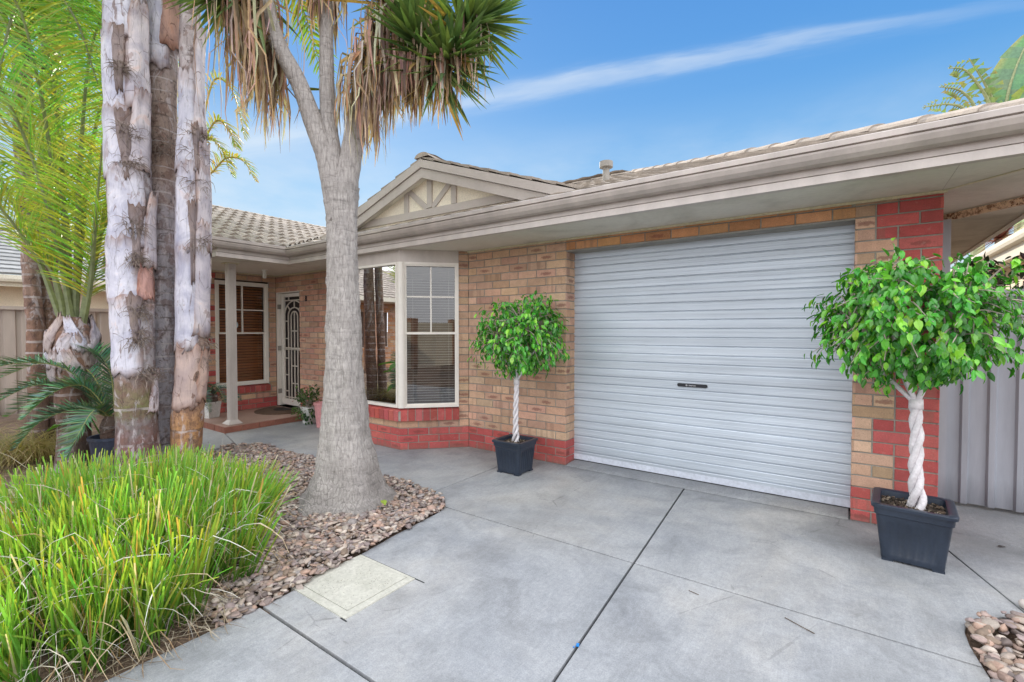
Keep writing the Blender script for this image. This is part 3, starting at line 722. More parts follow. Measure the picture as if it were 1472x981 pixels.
# ---- brick sills (rowlock, sloped)
def rowlock(mb, O, Ud, Nn, s0, s1, ztop, zbot, proj=.045, step=.086, back=.07):
    s = s0
    while s < s1 - .02:
        e = min(s + step - .009, s1)
        t = tuple(c * U(.85, 1.1) for c in random.choice(RED))
        def P(ss, n, z): return (O[0] + Ud[0]*ss + Nn[0]*n, O[1] + Ud[1]*ss + Nn[1]*n, z)
        d = .028
        vs = [P(s, proj, zbot), P(e, proj, zbot), P(e, proj + .004, ztop - d), P(s, proj + .004, ztop - d), P(s, -back, ztop), P(e, -back, ztop), P(s, -back, zbot), P(e, -back, zbot)]
        mb.add(vs, [(0,1,2,3), (3,2,5,4), (0,3,4,6), (1,7,5,2), (0,6,7,1)], t, 0, [(0,0,.3)] * 8)
        s += step
    def P(ss, n, z): return (O[0] + Ud[0]*ss + Nn[0]*n, O[1] + Ud[1]*ss + Nn[1]*n, z)
    vs = [P(s0, proj-.006, zbot+.002), P(s1, proj-.006, zbot+.002), P(s1, proj-.004, ztop-.033), P(s0, proj-.004, ztop-.033), P(s0, -back, ztop-.006), P(s1, -back, ztop-.006)]
    mb.add(vs, [(0,1,2,3), (3,2,5,4)], (1, 1, 1), 1)

# ---- windows
def rect_frame(mb, O, Ud, Nn, s0, s1, z0, z1, w_, d0, d1):
    def P(s, z, n): return V((O[0] + Ud[0]*s + Nn[0]*n, O[1] + Ud[1]*s + Nn[1]*n, z))
    U3 = V((Ud[0], Ud[1], 0)); N3_ = V((Nn[0], Nn[1], 0)); nm = (d0 + d1) / 2; nd = abs(d1 - d0) / 2
    for a_, b_, c_, e_ in ((s0, s1, z0, z0 + w_), (s0, s1, z1 - w_, z1), (s0, s0 + w_, z0 + w_, z1 - w_), (s1 - w_, s1, z0 + w_, z1 - w_)):
        mb.obox(P((a_+b_)/2, (c_+e_)/2, nm), U3 * (b_-a_)/2, N3_ * nd, V((0,0,1)) * (e_-c_)/2)
def wbar(mb, O, Ud, Nn, s0, s1, z0, z1, d0, d1):
    U3 = V((Ud[0], Ud[1], 0)); N3_ = V((Nn[0], Nn[1], 0))
    c = V((O[0], O[1], 0)) + U3 * (s0+s1)/2 + N3_ * (d0+d1)/2 + V((0,0,(z0+z1)/2))
    mb.obox(c, U3 * (s1-s0)/2, N3_ * (d1-d0)/2, V((0,0,(z1-z0)/2)))
def pane(mb, O, Ud, Nn, s0, s1, z0, z1, n):
    def P(s, z): return (O[0] + Ud[0]*s + Nn[0]*n, O[1] + Ud[1]*s + Nn[1]*n, z)
    mb.quad(P(s0, z0), P(s1, z0), P(s1, z1), P(s0, z1))
def slats(mb, O, Ud, Nn, s0, s1, z0, z1, n, pitch, width, tilt, th=.0015):
    U3 = V((Ud[0], Ud[1], 0)); N3_ = V((Nn[0], Nn[1], 0)); z = z0 + pitch / 2
    while z < z1:
        tl = tilt + U(-.03, .03)
        ax = (N3_ * math.cos(tl) - V((0, 0, 1)) * math.sin(tl)) * width / 2
        nn = U3.cross(ax).normalized() * th
        c = V((O[0], O[1], z)) + U3 * (s0+s1)/2 + N3_ * n
        mb.obox(c, U3 * (s1-s0)/2, ax, nn); z += pitch
    for f in (.12, .88): 
        c = V((O[0], O[1], (z0+z1)/2)) + U3 * lerp(s0, s1, f) + N3_ * (n + width/2 + .002)
        mb.obox(c, U3 * .001, N3_ * .001, V((0,0,(z1-z0)/2)))

WB, WT = .497, 2.212
LL = (S2 - C2).length
def bay_light(O, Ud, Nn, s0, s1, sashes, sl0, sl1):
    bw = MB(); rect_frame(bw, O, Ud, Nn, s0, s1, WB, WT, .026, -.07, .012); wo = bw.build('bay_window', 'cream', house); MID = 1.375
    bl = MB(); si = MB()
    if sashes:
        a0, a1 = s0 + .026, s1 - .026; sa = MB(); rect_frame(sa, O, Ud, Nn, a0, a1, WB + .026, MID + .016, .018, -.05, -.018); sa.build('sash', 'cream', wo)
        sa = MB(); rect_frame(sa, O, Ud, Nn, a0, a1, MID - .010, WT - .026, .018, -.035, .0); m_ = (a0 + a1) / 2
        wbar(sa, O, Ud, Nn, m_ - .008, m_ + .008, MID + .01, WT - .056, -.032, -.003); wbar(sa, O, Ud, Nn, a0 + .022, m_ - .008, 1.80, 1.816, -.032, -.003); wbar(sa, O, Ud, Nn, m_ + .008, a1 - .022, 1.80, 1.816, -.032, -.003); sa.build('sash', 'cream', wo)
        for z0, z1, n in ((WB + .04, MID, -.036), (MID, WT - .05, -.02)): pn = MB(); pane(pn, O, Ud, Nn, a0 + .01, a1 - .01, z0, z1, n); pn.build('pane', 'glass', wo)
    else: pn = MB(); pane(pn, O, Ud, Nn, s0 + .03, s1 - .03, WB + .034, WT - .034, -.03); pn.build('pane', 'glass', wo)
    slats(bl, O, Ud, Nn, s0 + .045, s1 - .045, WB + .05, WT - .05, -.12, .031, .021, .03, .0009); bl.build('blind', 'blind', wo)
    rowlock(si, O, Ud, Nn, sl0, sl1, WB - .004, SILLZ - .012); si.build('brick_sill', BW, wo)
bay_light(S1, D1, N1, .118, BAYL - .036, True, .118, BAYL + .018)
bay_light(C1, (-1, 0), (0, -1), .034, (C1 - C2).length - .034, False, -.015, (C1 - C2).length + .015)
bay_light(C2, D3, N3, .024, LL - .118, True, -.018, LL - .118)
for C in (C1, C2):
    bp = MB(); bp.tube([(C.x, C.y + .03, WB + .001), (C.x, C.y + .03, WT - .001)], .05, 14); bp.build('window_post', 'cream', house)
# painted band over the bay
bd = MB()
for O, Ud, Nn, L in ((S1, D1, N1, BAYL), (C1, V((-1, 0)), V((0, -1)), (C1 - C2).length), (C2, D3, N3, LL)):
    st = .118 if O is S1 else 0
    def P(s, n, z): return (O[0] + Ud[0]*s + Nn[0]*n, O[1] + Ud[1]*s + Nn[1]*n, z)
    bd.quad(P(st, .004, WT), P(L + .002, .004, WT), P(L + .002, .004, 2.357), P(st, .004, 2.357))
    bd.quad(P(st, -.1, WT), P(L, -.1, WT), P(L, .004, WT), P(st, .004, WT))
bd.build('bay_band', 'trim', house)
# porch window
pw = MB(); pg = MB(); ps = MB(); pbld = MB(); psi = MB()
O, Ud, Nn = PW, (0, 1), (1, 0)
rect_frame(pw, O, Ud, Nn, WS0, WS1, WZ0, WZ1, .04, -.075, .008)
a0, a1 = WS0 + .04, WS1 - .04; mid = 1.365
rect_frame(ps, O, Ud, Nn, a0, a1, WZ0 + .04, mid + .016, .022, -.06, -.026)
rect_frame(ps, O, Ud, Nn, a0, a1, mid - .014, WZ1 - .04, .022, -.04, -.004)
wbar(ps, O, Ud, Nn, (a0+a1)/2 - .01, (a0+a1)/2 + .01, mid + .008, WZ1 - .062, -.036, -.006)
wbar(ps, O, Ud, Nn, a0 + .022, (a0+a1)/2 - .01, 1.74, 1.758, -.036, -.006); wbar(ps, O, Ud, Nn, (a0+a1)/2 + .01, a1 - .022, 1.74, 1.758, -.036, -.006)
pane(pg, O, Ud, Nn, a0 + .01, a1 - .01, WZ0 + .05, mid, -.045); pane(pg, O, Ud, Nn, a0 + .01, a1 - .01, mid, WZ1 - .05, -.024)
slats(pbld, O, Ud, Nn, a0, a1, WZ0 + .04, WZ1 - .04, -.13, .046, .048, .75, .0015)
rowlock(psi, O, Ud, Nn, WS0 - .01, WS1 + .03, WZ0 - .003, .375)
pwo = pw.build('porch_window', 'cream', house)
ps.build('sash', 'cream', pwo); pg.build('pane', 'glass_dim', pwo); pbld.build('blind', 'blind_brown', pwo); psi.build('brick_sill', BW, pwo)
st = MB(); cc = V((-5.77 - .022, -.545 - .12, 1.50)); N_ = 20
st.add([cc] + [cc + V((0, math.cos(2*math.pi*i/N_) * .05, math.sin(2*math.pi*i/N_) * .06)) for i in range(N_)], [(0, i+1, (i+1) % N_ + 1) for i in range(N_)], mi=0)
M['sticker'] = mat_basic('pale blue sticker', (.45, .55, .60), .5, 4, .05, 40, 0)
st.build('sticker', 'sticker', pwo)

# ---- front door with screen grille
DY = .075; dz0 = .125
dr = MB()
# jamb
for x0, x1, z0, z1 in ((DX0 - .065, DX0, .10, DZ1), (DX0, DX1 + .10, DZ1 - .045, DZ1)):
    dr.box((x0, .005, z0), (x1, .12, z1))
L0, L1 = DX0 + .012, DX0 + .80
for x0, x1, z0, z1 in ((L0, L0 + .075, dz0, 2.045), (L1 - .075, L1, dz0, 2.045), (L0 + .075, L1 - .075, dz0, dz0 + .10), (L0 + .075, L1 - .075, 1.985, 2.045)):
    dr.box((x0, DY - .02, z0), (x1, DY + .02, z1))
door = dr.build('front_door', 'cream', house)
mb = MB(); mb.quad((L0 + .07, DY + .012, dz0 + .08), (L1 - .07, DY + .012, dz0 + .08), (L1 - .07, DY + .012, 2.0), (L0 + .07, DY + .012, 2.0)); mb.build('screen', 'mesh', door)
gr = MB(); GX = (L0 + L1) / 2; hw = (L1 - L0) / 2 - .075
gz0, gz1 = dz0 + .10, 1.985
def gbar(x0, z0, x1, z1, w_=.017): gr.bar((GX + x0, DY - .006, z0), (GX + x1, DY - .006, z1), w_, .014, up=(0, 1, 0))
def garc(cx, cz, rx, rz, n=16, a0=0, a1=math.pi):
    p = [(cx + math.cos(lerp(a0, a1, i/n)) * rx, cz + math.sin(lerp(a0, a1, i/n)) * rz) for i in range(n + 1)]
    for i in range(n): gbar(p[i][0], p[i][1], p[i+1][0], p[i+1][1])
gbar(-hw, 1.925, hw, 1.925)
for x in (-hw * .55, hw * .55): gbar(x, 1.925, x, gz1)
asz = 1.66
garc(0, asz, hw * .97, 1.915 - asz); gbar(-hw*.97, asz, -hw*.97, gz0); gbar(hw*.97, asz, hw*.97, gz0)
garc(0, asz, hw * .60, 1.80 - asz); gbar(-hw*.6, asz, -hw*.6, gz0); gbar(hw*.6, asz, hw*.6, gz0)
garc(0, 1.64, hw * .32, 1.735 - 1.64); gbar(-hw*.32, 1.64, -hw*.32, gz0); gbar(hw*.32, 1.64, hw*.32, gz0)
gbar(0, 1.735, 0, gz0); gbar(0, 1.80, 0, 1.915)
for sg in (-1, 1): gbar(sg*hw*.42, asz + .10, sg*hw*.69, asz + .18)
gbar(-hw, 1.105, hw, 1.105, .022); gbar(-hw, 1.08, hw, 1.08, .012)
for z in (1.57, 1.27, .93, .64, .36):
    for sg in (-1, 1): gbar(sg*hw*.6, z, sg*hw*.97, z)
for z in (1.40, .80, .50): gbar(-hw*.32, z, hw*.32, z)
gbar(-hw, gz0 + .03, hw, gz0 + .03)
gr.build('grille', 'grille', door)
for z in (.35, 1.1, 1.82): mb = MB(); mb.box((DX0 - .012, -.004, z - .04), (DX0 + .012, .05, z + .04)); mb.build('hinge', 'steel', door)
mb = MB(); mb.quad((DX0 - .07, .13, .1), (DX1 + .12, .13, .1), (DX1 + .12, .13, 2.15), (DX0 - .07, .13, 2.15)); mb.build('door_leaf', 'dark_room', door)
# house number
def text_mesh(txt, size, loc, rot, mat, parent, name, ext=.002):
    cu = bpy.data.curves.new(name, 'FONT'); cu.body = txt; cu.size = size; cu.extrude = ext; cu.align_x = 'CENTER'; cu.align_y = 'CENTER'
    ob = bpy.data.objects.new(name + '_src', cu); COL.objects.link(ob); ob.location = loc; ob.rotation_euler = rot
    bpy.context.view_layer.update(); dg = bpy.context.evaluated_depsgraph_get()
    me = bpy.data.meshes.new_from_object(ob.evaluated_get(dg)); me.transform(ob.matrix_world); me.transform(Matrix.Translation(-OFF[parent.name]))
    bpy.data.objects.remove(ob); me.name = name; me.materials.clear(); me.materials.append(M[mat])
    o = bpy.data.objects.new(name, me); COL.objects.link(o); o.parent = parent; OFF[o.name] = OFF[parent.name]; return o
text_mesh('8', .13, (-4.81, -.008, 1.925), (R(90), 0, 0), 'black_plastic', house, 'house_number', .004)

# ---- garage door
DYY = .2; P_ = .0815
gd = MB(); prof = []
z = .05
def dz_prof():
    pts = []; z = .045
    while z < 2.32:
        pts += [(z, .0), (z + .003, -.010), (z + .007, -.0115), (z + .036, -.0115), (z + .039, -.0105), (z + .042, -.0115), (z + .070, -.0122), (z + .0755, -.010), (z + .0785, .0)]
        z += P_
    return pts
pp = dz_prof(); xs = [-.05, .6, 1.2, 1.8, 2.46]; nx = len(xs)
vs = [(x, DYY + y, z) for z, y in pp for x in xs]
fs = [(i*nx + k, i*nx + k + 1, (i+1)*nx + k + 1, (i+1)*nx + k) for i in range(len(pp)-1) for k in range(nx-1)]
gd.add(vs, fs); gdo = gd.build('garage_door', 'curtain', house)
mb = MB(); mb.box((-.02, DYY - .012, .034), (2.43, DYY + .03, .092)); mb.build('bottom_rail', 'rail_light', gdo)
mb = MB(); mb.box((-.02, DYY - .004, .0245), (2.43, DYY + .03, .0335)); mb.build('rubber_seal', 'black_plastic', gdo)
hx0, hx1, hz = 1.085, 1.352, .905
mb = MB(); n = 10; ring = []
r0 = .0155
for i in range(n + 1): a = math.pi/2 + math.pi * i / n; ring.append((hx0 + r0 + math.cos(a) * r0, hz + math.sin(a) * r0))
for i in range(n + 1): a = -math.pi/2 + math.pi * i / n; ring.append((hx1 - r0 + math.cos(a) * r0, hz + math.sin(a) * r0))
k = len(ring); yy = [DYY - .008, DYY - .024, DYY - .028]; sc = [1, 1, .8]
vs = []
for y, s in zip(yy, sc):
    for x, z in ring:
        cx = hx0 + r0 if x < 1.2 else hx1 - r0
        vs.append((cx + (x - cx) * s if (x < hx0 + r0 or x > hx1 - r0) else x, y, hz + (z - hz) * s))
fs = [(i*k + j, i*k + (j+1) % k, (i+1)*k + (j+1) % k, (i+1)*k + j) for i in range(2) for j in range(k)] + [tuple(range(2*k, 3*k))]
mb.add(vs, fs); mb.build('handle', 'black_plastic', gdo)
text_mesh('Steel-Line', .0155, (1.222, DYY - .0295, hz), (R(90), 0, 0), 'white_print', gdo, 'lettering', .0003)
mb = MB(); n = 20; c = V((1.171, DYY - .0292, hz))
mb.add([c + V((math.cos(2*math.pi*i/n) * r, 0, math.sin(2*math.pi*i/n) * r)) for i in range(n) for r in (.0075, .0055)], [(2*i, 2*((i+1) % n), 2*((i+1) % n)+1, 2*i+1) for i in range(n)])
mb.box((c.x - .0012, c.y - .0002, c.z - .004), (c.x + .0012, c.y, c.z + .004)); mb.build('emblem', 'white_print', gdo)
mb = MB(); mb.box((-.0, -.004, 2.226), (2.41, .10, 2.2355)); mb.box((0, .10, 2.2262), (2.41, .6, 2.2358)); mb.build('lintel_angle', 'steel', house)
mb = MB(); mb.quad((-.9, .5, 0), (2.8, .5, 0), (2.8, .5, 2.35), (-.9, .5, 2.35)); mb.build('garage_lining', 'dark_room', house)

# ---- eaves
EX1, EY, PX, PY, WXL = 3.55, -.66, -4.13, -1.60, -8.5
path = [(EX1, 8.4), (EX1, EY), (PX, EY), (PX, PY), (WXL, PY)]
mb = MB()
mb.sweep([(-.03, 2.350), (.020, 2.350), (.020, 2.402), (-.012, 2.403), (-.012, 2.412), (.004, 2.413), (.004, 2.475), (-.03, 2.475)], path)
mb.build('fascia', 'trim', house)
mb = MB()
mb.sweep([(.006, 2.458), (.045, 2.452), (.078, 2.462), (.102, 2.486), (.114, 2.515), (.116, 2.527), (.092, 2.530), (.092, 2.537), (.114, 2.540), (.114, 2.572), (.108, 2.578), (.086, 2.578), (.082, 2.545), (.084, 2.52), (.07, 2.49), (.04, 2.475), (.006, 2.475)], path)
mb.build('gutter', 'gutter', house)
mb = MB()
z = 2.3575
for pl in ([(3.548, -.655), (3.548, 8.3), (2.88, 8.3), (2.88, -.655)], [(2.878, -.655), (2.878, 8.3), (-4.125, 8.3), (-4.125, -.655)], [(-4.127, -1.595), (-4.127, 8.3), (-8.48, 8.3), (-8.48, -1.595)]):
    mb.add([(x, y, z) for x, y in pl], [(0, 1, 2, 3)])
mb.build('soffit', 'soffit', house)
mb = MB()
for (a_, b_) in (((2.905, 0), (-1.33, 0)), ((-3.6, 0), (-5.75, 0)), ((-5.77, -.0), (-5.77, -1.12))):
    d = (V(b_) - V(a_)).normalized(); n = V((-d.y, d.x))
    if a_[0] < -5.7: n = V((1, 0))
    else: n = V((0, -1))
    p0 = V((a_[0], a_[1], 2.347)) + V((n.x, n.y, 0)) * .011; p1 = V((b_[0], b_[1], 2.347)) + V((n.x, n.y, 0)) * .011
    mb.bar(p0, p1, .02, .018); mb.build('soffit_bead', 'quad', house); mb = MB()
mb.bar((2.90, -.011, 2.3545), (3.54, -.648, 2.3545), .02, .005); mb.build('soffit_bead', 'quad', house)

# ---- roofs
SL = .364; cs = 1 / math.sqrt(1 + SL*SL)
def tile_plane(mb, P0, e, h, length, slope_len, slope, wdt=.30, gauge=.335, amp=.017, step=.028, stagger=False, flat=False):
    """rows of interlocking tiles: e along the eave, h horizontal up-slope direction"""
    P0, e, h = V(P0), V(e), V(h); up = (h + V((0, 0, slope))).normalized(); nn = e.cross(up); nn = nn if nn.z > 0 else -nn
    sub = 8; ncol = int(length / wdt) + 1; t = 0; row = 0
    while t < slope_len:
        t1 = t + gauge + .02; s_off = (wdt / 2 if (stagger and row % 2) else 0)
        vs = []; fs = []; ti = []
        xs = [i * wdt / sub - s_off for i in range(ncol * sub + sub)]
        for i, x in enumerate(xs):
            f = (i % sub) / sub
            if flat: hgt = 0.0 if 0 < i % sub else -.004
            else: hgt = amp * (.5 - .5 * math.cos(2 * math.pi * f)) ** 1.3
            random.seed(int(row * 7919 + (i // sub) * 31 + 5)); k = U(.84, 1.1); jt = U(-.002, .002)
            tc = (k, k * .99, k * .97)
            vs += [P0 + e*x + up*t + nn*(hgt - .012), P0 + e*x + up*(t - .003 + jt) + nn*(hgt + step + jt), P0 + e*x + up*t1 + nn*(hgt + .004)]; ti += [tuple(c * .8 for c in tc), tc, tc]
        for i in range(len(xs) - 1):
            a_ = i*3; b_ = a_ + 3; fs += [(a_, b_, b_+1, a_+1), (a_+1, b_+1, b_+2, a_+2)]
        n = len(xs); fs += [(0, 1, 2), (n*3-3, n*3-1, n*3-2)]
        mb.add(vs, fs, tints=ti); t += gauge; row += 1
    random.seed(77)
def ridge_caps(mb, a_, b_, r=.10, L=.38, lift=.03):
    a_, b_ = V(a_), V(b_); d = (b_ - a_); n = max(1, int(d.length / L)); d.normalize(); side = d.cross(V((0, 0, 1))).normalized(); up = side.cross(d)
    for i in range(n + 1):
        p = a_ + d * (i * L); tc = U(.85, 1.1)
        vs = []; fs = []; m = 8
        for k, (o, rr, lf) in enumerate(((0, r * 1.08, .012), (L + .03, r, 0))):
            for q_ in range(m + 1):
                an = math.pi * q_ / m
                vs.append(p + d * o + side * math.cos(an) * rr * 1.15 + up * (math.sin(an) * rr * .55 + lift + lf - .045))
        for q_ in range(m): fs.append((q_, q_+1, m+1+q_+1, m+1+q_))
        fs.append(tuple(range(m, -1, -1)))
        mb.add(vs, fs, (tc, tc * .98, tc * .95))
ez, ey = 2.552, -.735
yr = 3.55; zr = ez + SL * (yr - ey)
mb = MB()
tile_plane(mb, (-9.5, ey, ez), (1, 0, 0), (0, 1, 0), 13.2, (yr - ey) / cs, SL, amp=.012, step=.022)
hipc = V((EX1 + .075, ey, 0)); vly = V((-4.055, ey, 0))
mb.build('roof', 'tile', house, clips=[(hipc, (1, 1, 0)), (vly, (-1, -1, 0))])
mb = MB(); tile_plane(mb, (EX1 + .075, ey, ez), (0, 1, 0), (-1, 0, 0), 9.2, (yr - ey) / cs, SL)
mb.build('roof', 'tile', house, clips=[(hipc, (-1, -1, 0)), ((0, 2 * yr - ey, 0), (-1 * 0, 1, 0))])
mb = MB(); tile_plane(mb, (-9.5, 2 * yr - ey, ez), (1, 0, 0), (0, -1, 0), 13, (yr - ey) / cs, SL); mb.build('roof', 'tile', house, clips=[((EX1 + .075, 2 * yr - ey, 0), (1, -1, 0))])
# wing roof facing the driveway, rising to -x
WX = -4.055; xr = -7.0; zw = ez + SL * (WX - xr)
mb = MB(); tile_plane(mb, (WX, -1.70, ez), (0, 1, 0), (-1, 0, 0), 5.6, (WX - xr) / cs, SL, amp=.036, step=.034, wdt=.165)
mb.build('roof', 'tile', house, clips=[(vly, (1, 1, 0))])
mb = MB(); mb.quad((xr, -1.7, zw), (xr, 4, zw), (-8.6, 4, ez), (-8.6, -1.7, ez)); mb.add([(WX, -1.66, ez - .02), (xr, -1.66, zw - .02), (-8.6, -1.66, ez - .02)], [(0, 1, 2)]); mb.build('roof', 'tile', house)
# gable roof over the bay
GA = V((-2.055, -.06, 3.615)); GS = .345
y_v = (GA.z - ez) / SL + ey
def gz(x): return GA.z - GS * abs(x - GA.x)
xe = .20
mb = MB(); nrows = int((xe - GA.x) / math.sqrt(1) / .33)
Lh = (xe - GA.x); tile_plane(mb, (GA.x + Lh, GA.y, GA.z - GS * Lh - .012), (0, 1, 0), (-1, 0, 0), 2.6, Lh * math.sqrt(1 + GS*GS) - .02, GS, gauge=.31)
ym = (GA.z - GS * Lh - ez) / SL + ey
mb.build('roof', 'tile', house, clips=[((GA.x + Lh, ym, 0), V((-(y_v - ym), -Lh, 0)) * -1)])
mb = MB(); tile_plane(mb, (GA.x - Lh, GA.y, GA.z - GS * Lh - .012), (0, 1, 0), (1, 0, 0), 2.6, Lh * math.sqrt(1 + GS*GS) - .02, GS, gauge=.31)
mb.build('roof', 'tile', house, clips=[((GA.x - Lh, ym, 0), V((-(y_v - ym), Lh, 0)).__mul__(-1) if False else V((y_v - ym, -Lh, 0)) * -1 if False else V((-(y_v - ym), Lh, 0)))])
for a_, b_ in (((GA.x, GA.y - .01, GA.z), (GA.x, y_v, GA.z)), ((xr, -1.72, zw), (xr, 2.2, zw)), ((-9, yr, zr), (-.6, yr, zr)), ((EX1 + .05, ey + .02, ez + .01), (-.6, yr, zr))):
    mb = MB(); ridge_caps(mb, a_, b_); mb.build('ridge_cap', 'tile', house)
# gable face
gp = thing  # (alias not used)
def gable():
    g_ = MB(); yc = .055
    z0 = 2.72
    def edge(x, dz): return gz(x) - dz
    xl, xr_ = GA.x - 2.4, GA.x + 2.4
    g_.add([(xl, yc, edge(xl, .1)), (xr_, yc, edge(xr_, .1)), (GA.x, yc, edge(GA.x, .1))], [(0, 1, 2)])
    go = g_.build('gable', 'cladding', house)
    bt = MB()
    def plank(p, q, w_, d=.022): bt.bar((p[0], yc - d/2, p[1]), (q[0], yc - d/2, q[1]), w_, d, up=(0, 1, 0))
    # timber battens of the gable face
    kx = -2.02
    plank((kx, 2.99), (kx, 3.46), .085); 
    plank((-2.455, 2.98), (-2.455, 3.31), .08); plank((-1.60, 2.98), (-1.60, 3.33), .08)
    plank((-2.42, 3.27), (-2.07, 2.99), .07, .018); plank((-1.635, 3.27), (-1.97, 2.99), .07, .018)
    plank((-3.9, 2.945), (-.2, 2.915), .095, .026)
    bt.build('batten', 'trim_dark', go)
    bg2 = MB(); so_ = MB()
    for sg in (-1, 1):
        xe_ = GA.x + sg * 2.42
        for (dz0, dz1, y0, y1) in ((.035, .135, -.085, -.06), (.142, .262, -.066, -.041)):
            A = [(GA.x, y0, gz(GA.x) - dz0), (xe_, y0, gz(xe_) - dz0), (xe_, y0, gz(xe_) - dz1), (GA.x, y0, gz(GA.x) - dz1)]
            B = [(x, y1, z) for x, y, z in A]
            bg2.add(A + B, [(0,1,2,3), (7,6,5,4), (0,4,5,1), (3,2,6,7), (1,5,6,2)])
        so_.quad((GA.x, -.05, gz(GA.x) - .235), (xe_, -.05, gz(xe_) - .235), (xe_, yc, gz(xe_) - .235), (GA.x, yc, gz(GA.x) - .235))
    bg2.build('barge_board', 'trim_dark', go); so_.build('gable_soffit', 'soffit', go)
gable()
# flue on the roof
mb = MB(); vp = V((-.28, 1.6, 0)); zb = ez + SL * (vp.y - ey) - .1
mb.tube([(vp.x, vp.y, zb), (vp.x, vp.y, 3.60)], .045, 16); 
mb.tube([(vp.x, vp.y, 3.585), (vp.x, vp.y, 3.59), (vp.x, vp.y, 3.665), (vp.x, vp.y, 3.67)], [.06, .088, .088, .07], 20)
mb.build('flue', 'steel', house, smooth=False)
# porch slab, post, light
mb = MB(); mb.box((-5.76, -1.36, -.05), (-4.555, -.002, .088)); mb.box((-5.0, -1.36, -.05), (-4.555, -.002, .087)) if False else None
po = mb.build('porch_slab', 'porch', house)
mb = MB()
s = -5.76
while s < -4.55: mb.box((s, -1.375, -.02), (min(s + .22, -4.54), -1.3605, .078)); s += .2295
s = -1.36
while s < -.02: mb.box((-4.5545, s, -.02), (-4.54, min(s + .22, -.02), .078)); s += .2295
mb.build('edge_brick', 'porch_edge', po)
mb = MB(); px, py = -4.70, -1.20
mb.box((px - .05, py - .05, .13), (px + .05, py + .05, 2.345))
for k in (-1, 0, 1):
    mb.box((px + .0505, py + k * .028 - .008, .14), (px + .054, py + k * .028 + .008, 2.33)); mb.box((px + k * .028 - .008, py - .054, .14), (px + k * .028 + .008, py - .0505, 2.33))
pt = mb.build('porch_post', 'trim', house)
mb = MB(); mb.add([(px + a_ * r, py + b_ * r, z) for z, r in ((.092, .095), (.10, .095), (.135, .062), (.15, .052)) for a_, b_ in ((-1,-1),(1,-1),(1,1),(-1,1))], [(i*4 + j, i*4 + (j+1) % 4, i*4 + 4 + (j+1) % 4, i*4 + 4 + j) for i in range(3) for j in range(4)] + [(12,13,14,15)])
mb.build('post_base', 'trim', pt)
mb = MB(); mb.box((px - .085, py - .085, 2.345), (px + .085, py + .085, 2.357)); mb.build('post_cap', 'quad', pt)
mb = MB(); lp = V((-5.05, -.55, 0))
mb.tube([(lp.x, lp.y, 2.357), (lp.x, lp.y, 2.34)], [.05, .045], 14); mb.tube([(lp.x, lp.y, 2.34), (lp.x, lp.y, 2.24), (lp.x, lp.y, 2.225)], [.028, .028, .02], 14)
mb.build('porch_light', 'pot_white', house, smooth=False)
# side of the house: rusty trim under the side soffit
mb = MB(); mb.bar((2.99, .88, 2.322), (3.53, .325, 2.322), .035, .05); mb.build('side_beam', 'rust', house)

# ------------------------------------------------------------------ fences
def rib_panel(mb, A, d, n, L, z0, z1, pitch=.19, dep=.028):
    A = V((A[0], A[1], 0)); d = V((d[0], d[1], 0)); n = V((n[0], n[1], 0)); s = 0; pts = []
    while s < L:
        pts += [(s, 0), (s + pitch * .62, 0), (s + pitch * .70, dep), (s + pitch * .92, dep)]; s += pitch
    pts.append((s, 0)); vs = []; fs = []
    for s, o in pts: vs += [A + d*s + n*o + V((0,0,z0)), A + d*s + n*o + V((0,0,z1))]
    for i in range(len(pts) - 1): fs.append((2*i, 2*i+2, 2*i+3, 2*i+1))
    mb.add(vs, fs); return s
def fence_side():
    t = thing('metal_fence', 'brown ribbed steel boundary fence behind the palms', 'fence', (-8.6, -2.5, 0))
    y = -3.9
    while y < -1.3:
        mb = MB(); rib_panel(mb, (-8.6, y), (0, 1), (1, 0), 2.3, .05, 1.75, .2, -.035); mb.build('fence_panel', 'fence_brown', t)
        mb = MB(); mb.box((-8.63, y - .03, 0), (-8.55, y + .03, 1.80)); mb.build('fence_post', 'fence_brown', t); y += 2.4
    mb = MB(); mb.box((-8.63, -3.9, 1.745), (-8.555, -1.3, 1.80)); mb.build('fence_rail', 'fence_brown', t)
fence_side()
def fence_gate():
    t = thing('metal_fence', 'grey ribbed steel fence panel closing the gap beside the garage', 'fence', (3.6, .85, 0))
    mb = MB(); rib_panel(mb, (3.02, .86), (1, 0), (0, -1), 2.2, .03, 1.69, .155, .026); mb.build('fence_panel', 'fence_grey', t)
    mb = MB(); mb.box((2.965, .80, 0), (3.035, .88, 2.30)); mb.build('fence_post', 'fence_grey', t)
    mb = MB(); mb.box((3.036, .815, 1.675), (5.2, .88, 1.725)); mb.build('fence_rail', 'fence_grey', t)
fence_gate()

